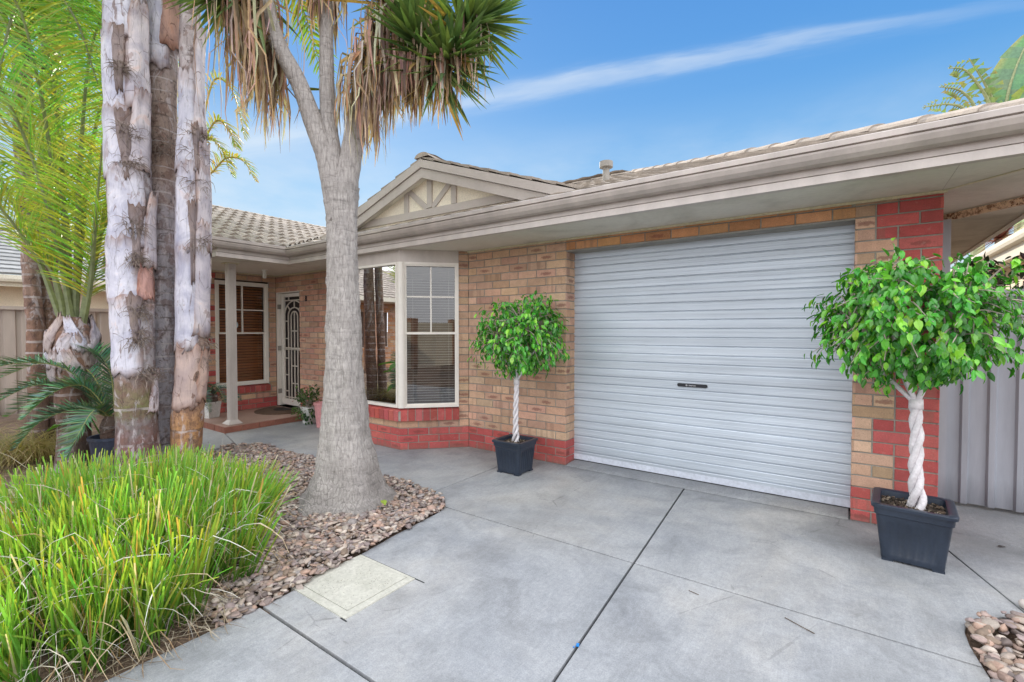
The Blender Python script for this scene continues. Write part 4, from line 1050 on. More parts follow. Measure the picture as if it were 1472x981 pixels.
# ------------------------------------------------------------------ neighbours
def neighbour_left():
    t = thing('neighbour_house', 'cream rendered house with grey tiled roof beyond the brown fence', 'house', (-12, -3, 0))
    mb = MB(); mb.quad((-11.6, -4.6, 0), (-11.6, 4, 0), (-11.6, 4, 2.45), (-11.6, -4.6, 2.45)); mb.quad((-11.6, 4, 0), (-20, 4, 0), (-20, 4, 2.45), (-11.6, 4, 2.45)); mb.build('wall', 'nb_wall', t)
    mb = MB(); tile_plane(mb, (-11.0, -5.0, 2.52), (0, 1, 0), (-1, 0, 0), 9.5, 4.7, SL, gauge=.33, flat=True, wdt=.4, step=.03); mb.build('roof', 'tile_grey', t)
    mb = MB(); mb.sweep([(0, 2.36), (.10, 2.37), (.12, 2.42), (.12, 2.50), (0, 2.50)], [(-11.1, 4.4), (-11.1, -5.0)]); mb.sweep([(-.02, 2.28), (0, 2.28), (0, 2.5), (-.02, 2.5)], [(-11.1, 4.4), (-11.1, -5.0)]); mb.build('gutter', 'nb_gutter', t)
    mb = MB(); mb.quad((-11.6, -4.9, 2.3), (-11.1, -4.9, 2.3), (-11.1, 4.4, 2.3), (-11.6, 4.4, 2.3)); mb.build('soffit', 'nb_wall', t)
neighbour_left()
def neighbour_right():
    t = thing('neighbour_house', 'cream house with wide cream gutter beyond the grey fence', 'house', (5.2, 5, 0))
    mb = MB(); mb.quad((5.0, 1.2, 0), (5.0, 14, 0), (5.0, 14, 2.75), (5.0, 1.2, 2.75)); mb.quad((5.0, 1.2, 0), (9, 1.2, 0), (9, 1.2, 2.75), (5.0, 1.2, 2.75)); mb.build('wall', 'nb_wall', t)
    mb = MB(); mb.sweep([(0, 2.80), (-.10, 2.81), (-.12, 2.86), (-.12, 2.93), (0, 2.945)], [(4.6, 14), (4.6, .8), (9, .8)]); mb.sweep([(0.02, 2.62), (0, 2.62), (0, 2.8), (.02, 2.8)], [(4.6, 14), (4.6, .8), (9, .8)]); mb.build('gutter', 'nb_gutter', t)
    mb = MB(); mb.box((4.62, .82, 2.66), (9, 14, 2.70)); mb.box((4.62, .82, 2.90), (9, 14, 2.92)); mb.build('roof', 'nb_wall', t)
neighbour_right()
def across():
    """the house next along the street: seen only mirrored in the bay window"""
    t = thing('neighbour_house', 'brick house further along the street mirrored in the bay window glass', 'house', (-12, -12, 0))
    mb = MB(); wall(mb, (-11.6, -6.0), (0, -1), (1, 0), 12.0, 0, 2.5, lambda c, s: random.choice(LINT if rnd() < .5 else TAN), openings=[(1.2, 2.4, .8, 2.1), (4.0, 5.0, 0, 2.1), (7.0, 8.6, .9, 2.1)]); mb.build('wall', BW, t)
    mb = MB(); tile_plane(mb, (-10.6, -18, 2.55), (0, 1, 0), (-1, 0, 0), 12.3, 4.4, SL); mb.build('roof', 'tile', t)
    mb = MB(); mb.box((-10.72, -18, 2.40), (-10.6, -5.7, 2.55)); mb.box((-11.6, -18, 2.38), (-10.72, -5.7, 2.40)); mb.build('gutter', 'nb_gutter', t)
    for y0, y1, z0 in ((-8.4, -7.2, .8), (-11, -10, 0), (-14.6, -13, .9)):
        mb = MB(); mb.box((-11.75, y0, z0), (-11.66, y1, 2.1)); mb.build('window', 'dark_room', t)
    for y in (-7.0, -11.6, -16):
        mb = MB(); mb.box((-10.95, y - .17, 0), (-10.62, y + .17, 2.38)); mb.build('pillar', 'nb_brick', t)
    t2 = thing('boundary_wall', 'cream rendered boundary wall mirrored in the angled bay window', 'wall', (8, -8, 0))
    mb = MB(); mb.box((4.2, -9.2, 0), (14, -9.0, 1.7)); mb.build('wall_panel', 'nb_wall', t2)
    for k in range(5):
        mb = MB(); mb.box((4.2 + k * 2.3, -9.24, 0), (4.5 + k * 2.3, -8.96, 1.85)); mb.build('pillar', 'nb_brick', t2)
across()

# ------------------------------------------------------------------ plants: helpers
def frond(mb_l, mb_s, pts, n=55, L=.6, wid=.03, droop=.5, spread=1.0, tint=((.12, .22, .03), (.30, .36, .06)), rad=.018, start=.18, stalk=((.30, .33, .16)), taper=True, lift=.25, seg=4, vee=.3):
    P = bez(pts, 26); k = len(P)
    mb_s.tube(P, [lerp(rad, rad * .2, i / (k - 1)) for i in range(k)], 6, stalk)
    for i in range(n):
        t = start + (1 - start) * (i + rnd() * .6) / n; x = t * (k - 1); a = min(int(x), k - 2); p = P[a].lerp(P[a+1], x - a)
        T = (P[a+1] - P[a]).normalized(); side = T.cross(V((0, 0, 1)))
        side = side.normalized() if side.length > .1 else T.orthogonal().normalized()
        up = side.cross(T)
        prof = math.sin(math.pi * min(1, (t - start) / (1 - start) * .82 + .16)) ** .6 if taper else 1
        for sg in (-1, 1):
            ll = L * prof * U(.8, 1.1); d = (side * sg * spread + T * U(.45, .75) + up * (vee + U(-.2, .25))).normalized()
            q = []; cur = p.copy(); dd = d.copy()
            for m in range(seg):
                q.append(cur.copy()); cur = cur + dd * ll / (seg - 1); dd = (dd + V((0, 0, -1)) * droop * U(.7, 1.3) / (seg - 1)).normalized()
            c = [lerp(tint[0][z], tint[1][z], rnd()) for z in range(3)]
            sv = T.cross(d) ; sv = d.cross(sv).normalized() if sv.length > .05 else T
            sv = (T * .8 + rdir() * .35).normalized()
            sv = (sv - d * sv.dot(d)).normalized()
            ws = [wid * .55, wid, wid * .8, wid * .1] if seg == 4 else [wid * .7, wid, wid * .08]
            c2 = tuple(min(1, v * 1.15) for v in c)
            mb_l.strip(q, sv, ws, tuple(c), tint2=c2)
def sword(mb, p, d, L, wid, tint, droop=.15, fold=.35, seg=5, tint2=None, kink=None):
    q = []; cur = V(p); dd = V(d).normalized(); s0 = dd.cross(V((0, 0, 1)))
    s0 = s0.normalized() if s0.length > .05 else dd.orthogonal().normalized()
    for m in range(seg):
        q.append(cur.copy()); cur = cur + dd * L / (seg - 1); dd = (dd + V((0, 0, -1)) * droop / (seg - 1) + (kink * (1 / seg) if kink else V())).normalized()
    pr = [.75, 1.0, .9, .55, .04] if seg == 5 else [.8, 1, .6, .05]
    mb.strip(q, s0, [wid * x for x in pr], tint, fold=fold, tint2=tint2)
def trunk_loft(mb, rings, n=28, amp=.012, nsc=6, tint=(1, 1, 1), step=.04, flute=0):
    """rings: (x, y, z, r); resampled, with surface unevenness"""
    P = [V((a, b, c)) for a, b, c, r in rings]; rr = [r for *_, r in rings]; zs = [c for _, _, c, _ in rings]
    nz = max(4, int((zs[-1] - zs[0]) / step)); vs = []; fs = []
    for i in range(nz + 1):
        z = lerp(zs[0], zs[-1], i / nz); k = max(j for j in range(len(zs)) if zs[j] <= z + 1e-9); k = min(k, len(zs) - 2)
        t = (z - zs[k]) / (zs[k+1] - zs[k]); ts = t * t * (3 - 2 * t) * .5 + t * .5
        c = P[k].lerp(P[k+1], t); r = lerp(rr[k], rr[k+1], ts)
        for j in range(n):
            a = 2 * math.pi * j / n; o = mnoise.noise(V((math.cos(a) * nsc * .25, math.sin(a) * nsc * .25, z * nsc * .35 + c.x * 3))) * amp * 2 + mnoise.noise(V((math.cos(a) * nsc, math.sin(a) * nsc, z * nsc * 2 + c.y * 5))) * amp
            if flute: o += flute * math.cos(5 * a + 1.3) * max(0, .5 - z)
            vs.append((c.x + math.cos(a) * (r + o), c.y + math.sin(a) * (r + o), z))
    for i in range(nz):
        for j in range(n): fs.append((i*n + j, i*n + (j+1) % n, (i+1)*n + (j+1) % n, (i+1)*n + j))
    mb.add(vs, fs, tint)

# ------------------------------------------------------------------ yucca
def yucca():
    B = V((-.97, -1.955, 0)); t = thing('yucca_tree', 'tall grey yucca with three stems, spiky green heads and hanging dead leaves', 'tree', B)
    mb = MB()
    trunk_loft(mb, [(-.96, -1.965, -.05, .43), (-.96, -1.965, .03, .375), (-.965, -1.965, .12, .30), (-.97, -1.96, .28, .245), (-.975, -1.96, .6, .19), (-.985, -1.955, 1.0, .153), (-.995, -1.95, 1.5, .130), (-1.01, -1.945, 2.0, .116), (-1.025, -1.94, 2.3, .116), (-1.04, -1.94, 2.48, .13), (-1.045, -1.94, 2.60, .14)], 48, .010, 11, step=.02, flute=.07)
    st = [([(-1.04, -1.945, 2.30), (-1.09, -1.97, 2.58), (-1.14, -2.00, 2.85), (-1.19, -2.06, 3.06), (-1.28, -2.15, 3.42), (-1.39, -2.29, 3.78), (-1.46, -2.38, 4.35)], [.10, .092, .085, .078, .068, .062, .055]),
          ([(-1.03, -1.94, 2.30), (-1.07, -1.95, 2.60), (-1.11, -1.965, 2.85), (-1.17, -1.96, 3.18), (-1.20, -1.95, 3.66), (-1.24, -1.92, 4.20), (-1.25, -1.92, 4.75)], [.11, .095, .08, .066, .057, .055, .05]),
          ([(-1.03, -1.935, 2.30), (-1.01, -1.91, 2.60), (-.975, -1.885, 2.82), (-.94, -1.86, 3.10), (-.90, -1.82, 3.39), (-.87, -1.79, 3.64), (-.76, -1.70, 3.95), (-.66, -1.62, 4.25)], [.11, .10, .088, .08, .076, .072, .062, .05]),
          ([(-.90, -1.82, 3.34), (-.76, -1.78, 3.50), (-.50, -1.66, 3.55), (-.24, -1.53, 3.57)], [.06, .055, .05, .045])]
    for p, r in st:
        q = bez(p, 40); rs = [r[min(int(i / 39 * (len(r)-1)), len(r)-2)] * (1 - (i / 39 * (len(r)-1)) % 1) + r[min(int(i / 39 * (len(r)-1)) + 1, len(r)-1)] * ((i / 39 * (len(r)-1)) % 1) if i < 39 else r[-1] for i in range(40)]
        rs = [x * U(.97, 1.03) for x in rs]; mb.tube(q, rs, 16)
    mb.build('trunk', 'yucca_bark', t, smooth=True)
    gd_, gl = (.06, .12, .05), (.16, .225, .06)
    def head(c, ax, n, L, spread=(.15, 1.9)):
        c = V(c); ax = V(ax).normalized(); u = ax.orthogonal().normalized(); v = ax.cross(u); h = MB()
        for i in range(n):
            f = (i + .5) / n; th = lerp(spread[0], spread[1], f ** .8) + U(-.12, .12); ph = i * 2.39996 + U(-.2, .2)
            d = ax * math.cos(th) + (u * math.cos(ph) + v * math.sin(ph)) * math.sin(th)
            p = c - ax * (f * .22) + d * .02; k = rnd(); ti = tuple(lerp(gd_[q], gl[q], k * (.5 + .5 * f)) for q in range(3)); t2 = tuple(x * U(1.0, 1.35) for x in ti)
            if f > .85 and rnd() < .4: ti = (.33, .27, .08); t2 = (.36, .22, .1)
            sword(h, p, d, L * U(.75, 1.08) * (1 - .25 * (1 - f)), U(.040, .054), ti, U(.05, .3), .3, 5, t2)
        return h.build('leaf_head', 'yucca_leaf', t)
    head((-1.66, -2.54, 4.12), (-.65, -.45, .1), 150, .60); head((-1.255, -1.92, 4.85), (0, 0, 1), 120, .6); head((-.62, -1.60, 4.28), (.3, .2, .8), 120, .6)
    head((-.18, -1.50, 3.58), (.75, -.1, .35), 130, .52, (.15, 2.0)); head((-.07, -1.30, 3.92), (.7, .45, .5), 130, .52, (.1, 2.0))
    head((-.42, -1.72, 3.75), (.2, -.5, .5), 70, .48, (.2, 1.6))
    def skirt(path, n, L, w_=(.012, .032), out=.35, rad=.06, bias=(0, 0)):
        P = bez(path, 20); h = MB()
        for i in range(n):
            p = P[int(rnd() * 19.99)]; a = U(0, 2 * math.pi); o = V((math.cos(a) + bias[0], math.sin(a) + bias[1], 0)).normalized()
            c = random.choice([(.44, .35, .26), (.50, .42, .33), (.37, .28, .20), (.32, .235, .17), (.56, .49, .41), (.43, .30, .20), (.22, .155, .115), (.15, .105, .08)])
            c = tuple(x * U(.8, 1.15) for x in c); q = []; cur = p + o * rad * U(.7, 1.1); dd = (o * U(.15, .85) + V((0, 0, U(-1.0, .25)))).normalized(); ll = L * U(.6, 1.15); sg = 6
            for m in range(sg):
                q.append(cur.copy()); cur = cur + dd * ll / (sg - 1); dd = (dd * U(.30, .55) * out * 2 + V((0, 0, -1)) * 1.0 + rdir() * (.16 if rnd() < .85 else .7)).normalized()
            ww = U(*w_); s0 = (V((-o.y, o.x, 0)) + rdir() * .5).normalized()
            h.strip(q, s0, [ww * x for x in (.8, 1, .95, .8, .55, .1)], c, fold=.35, tint2=tuple(min(1, x * 1.2) for x in c))
        return h.build('dead_leaf_skirt', 'dead_leaf', t)
    skirt([(-1.37, -2.27, 3.72), (-1.42, -2.33, 4.0), (-1.5, -2.42, 4.25)], 230, .85, out=.16, rad=.06, bias=(-.9, -.5))
    skirt([(-1.42, -2.34, 4.0), (-1.48, -2.40, 4.2), (-1.52, -2.43, 4.35)], 120, 1.12, out=.14, rad=.05, bias=(-.5, -.2))
    skirt([(-1.23, -1.93, 4.25), (-1.24, -1.92, 4.5), (-1.25, -1.92, 4.75)], 150, .55, out=.2)
    skirt([(-.90, -1.82, 3.42), (-.86, -1.78, 3.68), (-.76, -1.70, 3.95), (-.66, -1.62, 4.2)], 440, .64, out=.22, rad=.085, bias=(.3, .1))
    skirt([(-.70, -1.75, 3.55), (-.48, -1.65, 3.58), (-.25, -1.54, 3.58)], 260, .48, out=.16, rad=.05)
    skirt([(-.55, -1.60, 3.95), (-.3, -1.45, 3.9), (-.12, -1.35, 3.9)], 120, .6, out=.2, rad=.05)
    sp = MB()
    for p, d in (((-1.20, -1.97, 3.42), (-.7, -.25, .1)), ((-1.18, -1.96, 3.2), (-.65, -.2, .45))):
        for k in range(5): sword(sp, p, V(d) + rdir() * .1, .36, .03, (.22, .28, .06), .0, .3, 5)
    sp.build('sprout', 'yucca_leaf', t)
yucca()

# ------------------------------------------------------------------ the three front palms
def sheath_patch(mb, axis_fn, z0, z1, a0, a1, off=.018, tip=.25, tint=(1, 1, 1), flare=.03, lean=0.0):
    """old leaf base wrapped on a trunk: wide at the bottom, narrowing into a torn tongue that stands off the trunk"""
    nu, nv = 12, 16; am = (a0 + a1) / 2; aw = (a1 - a0) / 2; outer = []; inner = []; sd_ = U(0, 100)
    for j in range(nv + 1):
        t = j / nv; z = lerp(z0, z1, t); c, r = axis_fn(z); w_ = aw * lerp(1, tip, t ** 1.6)
        for i in range(nu + 1):
            u = -1 + 2 * i / nu; rag = mnoise.noise(V((u * 3 + sd_, t * 5, 0))) * .22
            a = am + lean * t + w_ * u + rag * w_ * abs(u); e = 1 - abs(u) ** 4
            rr = r + off * (.35 + .65 * e) + flare * t ** 3 + mnoise.noise(V((u * 2 + sd_, t * 3, 7))) * .012
            zz = z + (mnoise.noise(V((u * 3, sd_, t))) * .08 + mnoise.noise(V((u * 9, sd_, t))) * .025) * (1 if j in (0, nv) else .3)
            outer.append((c.x + math.cos(a) * rr, c.y + math.sin(a) * rr, zz)); inner.append((c.x + math.cos(a) * (rr - .012), c.y + math.sin(a) * (rr - .012), zz))
    n = nu + 1; k = len(outer); fs = []; tt = []
    for j in range(nv + 1):
        for i in range(nu + 1):
            u = abs(-1 + 2 * i / nu); t = j / nv; e = max(max(0, (u - .62) / .38) ** 1.5, max(0, (t - .8) / .2) * .8, max(0, (.12 - t) / .12) * .9)
            e = min(1, e * (.55 + .9 * abs(mnoise.noise(V((i * .7 + sd_, j * .6, 2)))) * 2)); tt.append(tuple(tint[q] * lerp(1, (.50, .36, .28)[q], e) for q in range(3)))
    tt = tt + [tuple(x * .45 for x in q) for q in tt]
    for j in range(nv):
        for i in range(nu): fs += [(j*n+i, j*n+i+1, (j+1)*n+i+1, (j+1)*n+i), (k+j*n+i, k+(j+1)*n+i, k+(j+1)*n+i+1, k+j*n+i+1)]
        fs += [(j*n, (j+1)*n, k+(j+1)*n, k+j*n), (j*n+nu, k+j*n+nu, k+(j+1)*n+nu, (j+1)*n+nu)]
    for i in range(nu): fs += [(i, k+i, k+i+1, i+1), (nv*n+i, nv*n+i+1, k+nv*n+i+1, k+nv*n+i)]
    mb.add(outer + inner, fs, tints=tt)
def axis_of(rings):
    def fn(z):
        k = 0
        for j in range(len(rings) - 1):
            if rings[j][2] <= z: k = j
        a, b = rings[k], rings[k+1]; t = max(0, min(1, (z - a[2]) / (b[2] - a[2])))
        return V((lerp(a[0], b[0], t), lerp(a[1], b[1], t), z)), lerp(a[3], b[3], t)
    return fn
def fibres(mb, fn, zs, a0, a1, n, L=.22):
    for i in range(n):
        z = random.choice(zs) + U(-.06, .06); c, r = fn(z); a = U(a0, a1); o = V((math.cos(a), math.sin(a), 0))
        p = c + o * (r + .004); d = (o * .6 + V((-o.y, o.x, 0)) * U(-1, 1) + V((0, 0, U(-.8, .8)))).normalized(); q = []
        for m in range(5): q.append(p.copy()); p = p + d * L * U(.6, 1) / 4; d = (d + V((0, 0, -.35)) + rdir() * .35 - o * .12).normalized()
        mb.tube(q, [.0032, .003, .0026, .002, .001], 3, cap=False)
def crown_fronds(t, c, n=9, L=2.4, up=.9, seed=1, tint=((.10, .20, .03), (.24, .31, .05)), nl=46):
    random.seed(seed)
    for i in range(n):
        a = i * 2.4 + U(-.2, .2); o = V((math.cos(a), math.sin(a), 0)); e = U(.5, 1.2)
        p = [V(c), V(c) + o * L * .3 + V((0, 0, L * .32 * e)), V(c) + o * L * .7 + V((0, 0, L * .25 * e)), V(c) + o * L * 1.0 + V((0, 0, -L * .2))]
        ml, ms = MB(), MB(); frond(ml, ml, p, nl, .5, .03, .6, tint=tint); ml.build('frond', 'palm_leaf', t)
# facing direction of the camera side, for where patches matter most
def front_palm(name_label, rings, bark, amp, patches, fib, crown_seed):
    B = V(rings[0][:3]); B.z = 0; t = thing('palm_tree', name_label, 'palm', B, 'palm trunks standing at the front')
    mb = MB(); trunk_loft(mb, rings, 32, amp, 8, step=.03); mb.build('trunk', bark, t, smooth=True)
    fn = axis_of(rings)
    for (z0, z1, ac, aw, off, tip, tint, fl, ln) in patches:
        m2 = MB(); sheath_patch(m2, fn, z0, z1, R(ac - aw), R(ac + aw), off, tip, tint, fl, R(ln)); m2.build('leaf_base', 'sheath', t, smooth=True)
    if fib:
        m3 = MB()
        for zs, a0, a1, n, L in fib:
            for z_ in zs: m3 = MB(); fibres(m3, fn, [z_], R(a0), R(a1), max(6, n // len(zs)), L); m3.build('fibre', 'fibre', t)
    c, r = fn(rings[-1][2]); crown_fronds(t, c - V((0, 0, .1)), 8, 2.3, seed=crown_seed)
    return t
# angles: the camera lies toward -16 deg from the palms (0 = +x)
pa = [(-3.235, -2.70, -.06, .195), (-3.245, -2.70, .2, .18), (-3.27, -2.70, .6, .165), (-3.31, -2.695, 1.2, .165), (-3.345, -2.695, 1.9, .180), (-3.38, -2.69, 2.6, .172), (-3.42, -2.68, 3.4, .178), (-3.455, -2.675, 4.2, .172), (-3.47, -2.67, 5.4, .16), (-3.48, -2.665, 6.2, .13)]
LV, PK, OR, GN = (1.0, 1.0, 1.04), (1.0, .93, .9), (.8, .5, .36), (.62, .66, .42)
front_palm('thick palm trunk with peeling lavender grey leaf bases, leftmost of three at the front', pa, 'palm_bark_a', .007,
    [(.98, 1.72, -58, 60, .016, .8, LV, .006, 6), (1.66, 2.30, -52, 62, .018, .75, LV, .008, -6), (1.70, 2.05, 22, 30, .012, .7, (.95, .55, .42), .004, 0), (2.22, 2.98, -34, 66, .02, .7, LV, .012, 8), (2.02, 2.75, 44, 36, .026, .55, PK, .03, 8), (2.85, 3.55, -66, 54, .018, .75, LV, .01, 8), (2.95, 3.75, 12, 40, .024, .55, PK, .035, 10), (3.45, 4.3, -60, 50, .02, .7, LV, .012, 0), (3.55, 4.6, 18, 44, .028, .5, PK, .04, 0), (4.2, 5.3, -30, 70, .028, .6, LV, .03, 0), (.60, 1.0, 40, 30, .012, .6, PK, .012, 25),
     (1.30, 1.75, -14, 8, .024, 3.2, (.46, .37, .32), .0, 0), (2.02, 2.62, -6, 9, .028, 3.0, (.46, .37, .32), .0, 6), (2.85, 3.5, -22, 9, .03, 3.0, (.46, .37, .32), .0, -6), (3.7, 4.3, -35, 9, .032, 3.0, (.46, .37, .32), 0, 0)],
    [([1.35, 1.6], -30, 15, 110, .16), ([2.1, 2.4], -25, 15, 120, .16), ([.98], -10, 40, 50, .2), ([3.0, 3.3], -40, 5, 120, .16), ([3.9], -50, -10, 60, .16)], 21)
pb = [(-3.45, -2.44, -.06, .15), (-3.455, -2.435, .3, .13), (-3.47, -2.42, 1.2, .125), (-3.49, -2.395, 2.6, .132), (-3.50, -2.375, 3.6, .135), (-3.515, -2.355, 4.6, .14), (-3.52, -2.34, 5.8, .12)]
front_palm('slim smooth grey palm trunk with ring scars, middle of three at the front', pb, 'palm_bark_b', .004,
    [(4.1, 5.3, -60, 75, .02, .4, LV, .04, 0), (4.35, 5.4, 30, 70, .03, .3, OR, .06, 0)], [([3.25, 3.35], -60, 40, 70, .2)], 22)
pc = [(-3.12, -2.335, -.06, .16), (-3.12, -2.335, .2, .14), (-3.11, -2.32, .6, .138), (-3.09, -2.29, 1.0, .138), (-3.085, -2.265, 1.5, .142), (-3.09, -2.255, 2.2, .148), (-3.09, -2.25, 2.9, .142), (-3.12, -2.24, 3.6, .10), (-3.14, -2.23, 4.3, .095), (-3.15, -2.22, 5.6, .09)]
front_palm('pinkish peeling palm trunk with an orange scar, rightmost of three at the front', pc, 'palm_bark_c', .007,
    [(1.2, 2.25, -62, 58, .016, .75, LV, .006, 8), (1.35, 2.5, 18, 42, .018, .6, PK, .015, -6), (2.2, 3.3, 26, 44, .024, .6, PK, .035, 0), (2.2, 3.1, -54, 50, .018, .65, LV, .012, 8), (3.0, 4.0, -50, 62, .02, .6, LV, .02, 0), (3.4, 4.5, 30, 55, .025, .5, PK, .03, 0), (.62, 1.26, -40, 60, .010, .85, (.85, .66, .55), .005, 0), (.70, 1.2, 40, 40, .012, .8, (.95, .7, .55), .006, 0), (1.9, 2.7, -22, 7, .03, 2.4, (.46, .37, .32), 0, 0), (3.0, 3.5, -5, 8, .03, 2.6, (.46, .37, .32), 0, 0)],
    [([1.1, 1.3], 0, 60, 40, .12), ([2.9, 3.2, 3.4], -50, 40, 70, .2), ([2.3], -20, 20, 30, .2)], 23)

# ------------------------------------------------------------------ palms behind
YG = ((.18, .34, .06), (.46, .54, .12))
def triangle_palm():
    B = V((-4.15, -2.985, 0)); t = thing('palm_tree', 'young palm with woven pale boots and arching yellow green fronds by the cycad', 'palm', B)
    mb = MB(); rg = [(-4.13, -2.99, -.05, .15), (-4.135, -2.99, .4, .135), (-4.14, -2.98, .8, .145), (-4.15, -2.975, 1.0, .19), (-4.155, -2.97, 1.35, .20), (-4.155, -2.97, 1.55, .12)]
    trunk_loft(mb, rg, 28, .006, 8, step=.03); mb.build('trunk', 'palm_bark_d', t, smooth=True); fn = axis_of(rg)
    for k in range(18):
        mb = MB(); row = k // 6; a = (k % 6) * 60 + (row % 2) * 30 - 10; z0 = .86 + row * .17; ln = 40 if k % 2 else -40
        sheath_patch(mb, fn, z0, z0 + .36, R(a - 24 - ln * .5), R(a + 24 - ln * .5), .012 + .006 * row, .55, random.choice([PK, LV, (.85, .74, .68), (.7, .58, .5)]), .012, R(ln)); mb.build('leaf_base', 'sheath', t, smooth=True)
    gs = (.30, .34, .20)
    F = [[(-4.20,-3.00,1.3),(-4.24,-3.08,1.95),(-4.27,-3.22,2.19),(-4.24,-3.43,2.55),(-4.24,-3.67,2.85)], [(-4.18,-2.99,1.3),(-4.21,-2.99,2.46),(-4.26,-3.07,3.03),(-4.24,-3.15,3.72),(-4.14,-3.30,4.48),(-4.01,-3.57,4.81)],
         [(-4.16,-2.97,1.3),(-4.31,-2.99,2.54),(-4.44,-2.99,3.58),(-4.81,-3.04,4.71),(-5.36,-3.16,5.47)], [(-4.14,-2.96,1.3),(-4.19,-2.91,2.54),(-4.30,-2.84,3.46),(-4.50,-2.70,4.54),(-4.68,-2.44,5.46)],
         [(-4.11,-2.94,1.3),(-4.05,-2.82,2.18),(-4.01,-2.65,2.71),(-3.96,-2.35,3.15)], [(-4.10,-2.93,1.3),(-3.95,-2.87,1.9),(-3.85,-2.84,2.6),(-3.75,-2.80,3.3)],
         [(-4.16,-2.97,1.3),(-4.39,-2.79,2.97),(-4.65,-2.57,4.10),(-4.88,-2.22,5.16)], [(-4.25,-2.99,1.3),(-4.77,-3.07,2.51),(-5.33,-3.20,3.58),(-6.03,-3.43,4.39)],
         [(-4.2,-3.0,1.3),(-4.5,-3.2,2.3),(-4.75,-3.45,3.1),(-4.85,-3.8,3.5)], [(-4.13,-2.95,1.3),(-4.35,-2.7,2.4),(-4.75,-2.5,3.3),(-5.3,-2.4,3.9)],
         [(-4.2,-2.98,1.3),(-4.5,-3.0,2.5),(-4.95,-3.1,3.6),(-5.6,-3.3,4.2)], [(-4.12,-2.96,1.3),(-4.2,-3.1,2.5),(-4.2,-3.35,3.5),(-4.05,-3.75,4.2)]]
    for p in F:
        mb = MB(); frond(mb, mb, p, 80, .66, .016, .6, .9, YG, .032, .25, gs, vee=.15); mb.build('frond', 'palm_leaf', t)
triangle_palm()
def slender(label, tr, crown, bark, extra):
    B = V(tr[0]); B.z = 0; t = thing('palm_tree', label, 'palm', B); mb = MB()
    rg = [(a, b, c, r) for (a, b, c), r in tr and zip(tr, extra)]; trunk_loft(mb, rg, 20, .008, 9, step=.04); mb.build('trunk', bark, t, smooth=True)
    for p in crown:
        mb = MB(); frond(mb, mb, p, 80, .68, .017, .55, .9, ((.12, .30, .05), (.32, .48, .09)), .026, .14, (.26, .29, .17), vee=.15); mb.build('frond', 'palm_leaf', t)
cb_ = (-5.56, -3.08, 4.80)
slender('slender rusty brown palm trunk leaning by the brown fence', [(-5.33, -3.06, -.05), (-5.36, -3.05, .96), (-5.42, -3.06, 1.86), (-5.49, -3.09, 2.76), (-5.54, -3.09, 3.82), cb_],
    [[cb_, (-4.89, -2.96, 5.16), (-4.23, -2.88, 4.65), (-3.79, -2.82, 3.89)], [cb_, (-5.27, -3.23, 5.08), (-5.06, -3.47, 4.58), (-4.76, -3.65, 3.70)], [cb_, (-4.86, -3.19, 4.94), (-4.24, -3.38, 4.25), (-3.89, -3.53, 3.38)], [cb_, (-5.94, -2.84, 5.40), (-6.17, -2.65, 4.95), (-6.63, -2.76, 3.91)],
     [cb_, (-5.2, -2.6, 5.3), (-4.8, -2.3, 4.9), (-4.5, -2.1, 4.1)], [cb_, (-6.1, -3.3, 5.2), (-6.5, -3.5, 4.6), (-6.8, -3.6, 3.6)], [cb_, (-5.2, -3.6, 5.3), (-5.0, -4.1, 4.9), (-4.9, -4.5, 4.2)]], 'palm_bark_d', [.09, .08, .075, .075, .085, .08])
cc_ = (-5.55, -2.81, 5.60)
slender('slender ringed grey brown palm trunk between rusty palm and young palm', [(-5.46, -2.90, -.05), (-5.50, -2.90, .95), (-5.56, -2.92, 1.88), (-5.57, -2.90, 2.81), (-5.56, -2.85, 4.17), cc_],
    [[cc_, (-4.93, -2.73, 5.70), (-4.73, -2.86, 4.70), (-4.78, -3.06, 3.46)], [cc_, (-5.12, -2.62, 5.70), (-4.77, -2.52, 4.80), (-4.53, -2.50, 3.70)], [cc_, (-6.09, -2.93, 6.10), (-6.48, -3.11, 5.29), (-6.64, -3.26, 4.04)], [cc_, (-6.07, -2.54, 6.16), (-6.40, -2.31, 5.48), (-6.61, -2.25, 4.29)],
     [cc_, (-5.2, -3.4, 6.0), (-4.9, -3.8, 5.4), (-4.7, -4.0, 4.6)], [cc_, (-5.3, -2.2, 6.0), (-5.2, -1.8, 5.4), (-5.1, -1.5, 4.5)]], 'palm_bark_d', [.11, .10, .10, .095, .09, .08])
def far_palm():
    c = (-10.67, .67, 5.68); B = V((-11.0, .9, 0)); t = thing('palm_tree', 'distant palm with yellowed drooping fronds showing above the porch roof', 'palm', B)
    mb = MB(); trunk_loft(mb, [(-11, .9, -.05, .2), (-10.9, .8, 3, .16), (c[0], c[1], c[2], .12)], 14, .01, 6, step=.1); mb.build('trunk', 'palm_bark_d', t, smooth=True)
    for p in ([(-10.43,.83,5.25),(-10.09,1.08,5.63),(-9.74,1.33,5.56),(-9.48,1.50,5.05)], [(-10.39,.92,7.47),(-10.04,1.17,7.39),(-9.82,1.30,6.71),(-9.72,1.36,6.11)], [(-10.31,.95,6.54),(-10.03,1.15,6.28),(-9.88,1.24,5.85)], [(-11.14,.36,6.62),(-11.49,.11,6.45),(-11.83,-.16,5.60)], [(-10.44,.84,6.11),(-10.19,1.02,5.85),(-9.94,1.18,5.17)], [(-10.73,.66,6.96),(-10.88,.57,7.47),(-11.15,.37,7.13)]):
        mb = MB(); frond(mb, mb, [c] + p, 50, .42, .026, .9, .8, ((.14, .22, .05), (.42, .36, .07)), .03, .2, (.4, .34, .12)); mb.build('frond', 'palm_leaf', t)
far_palm()

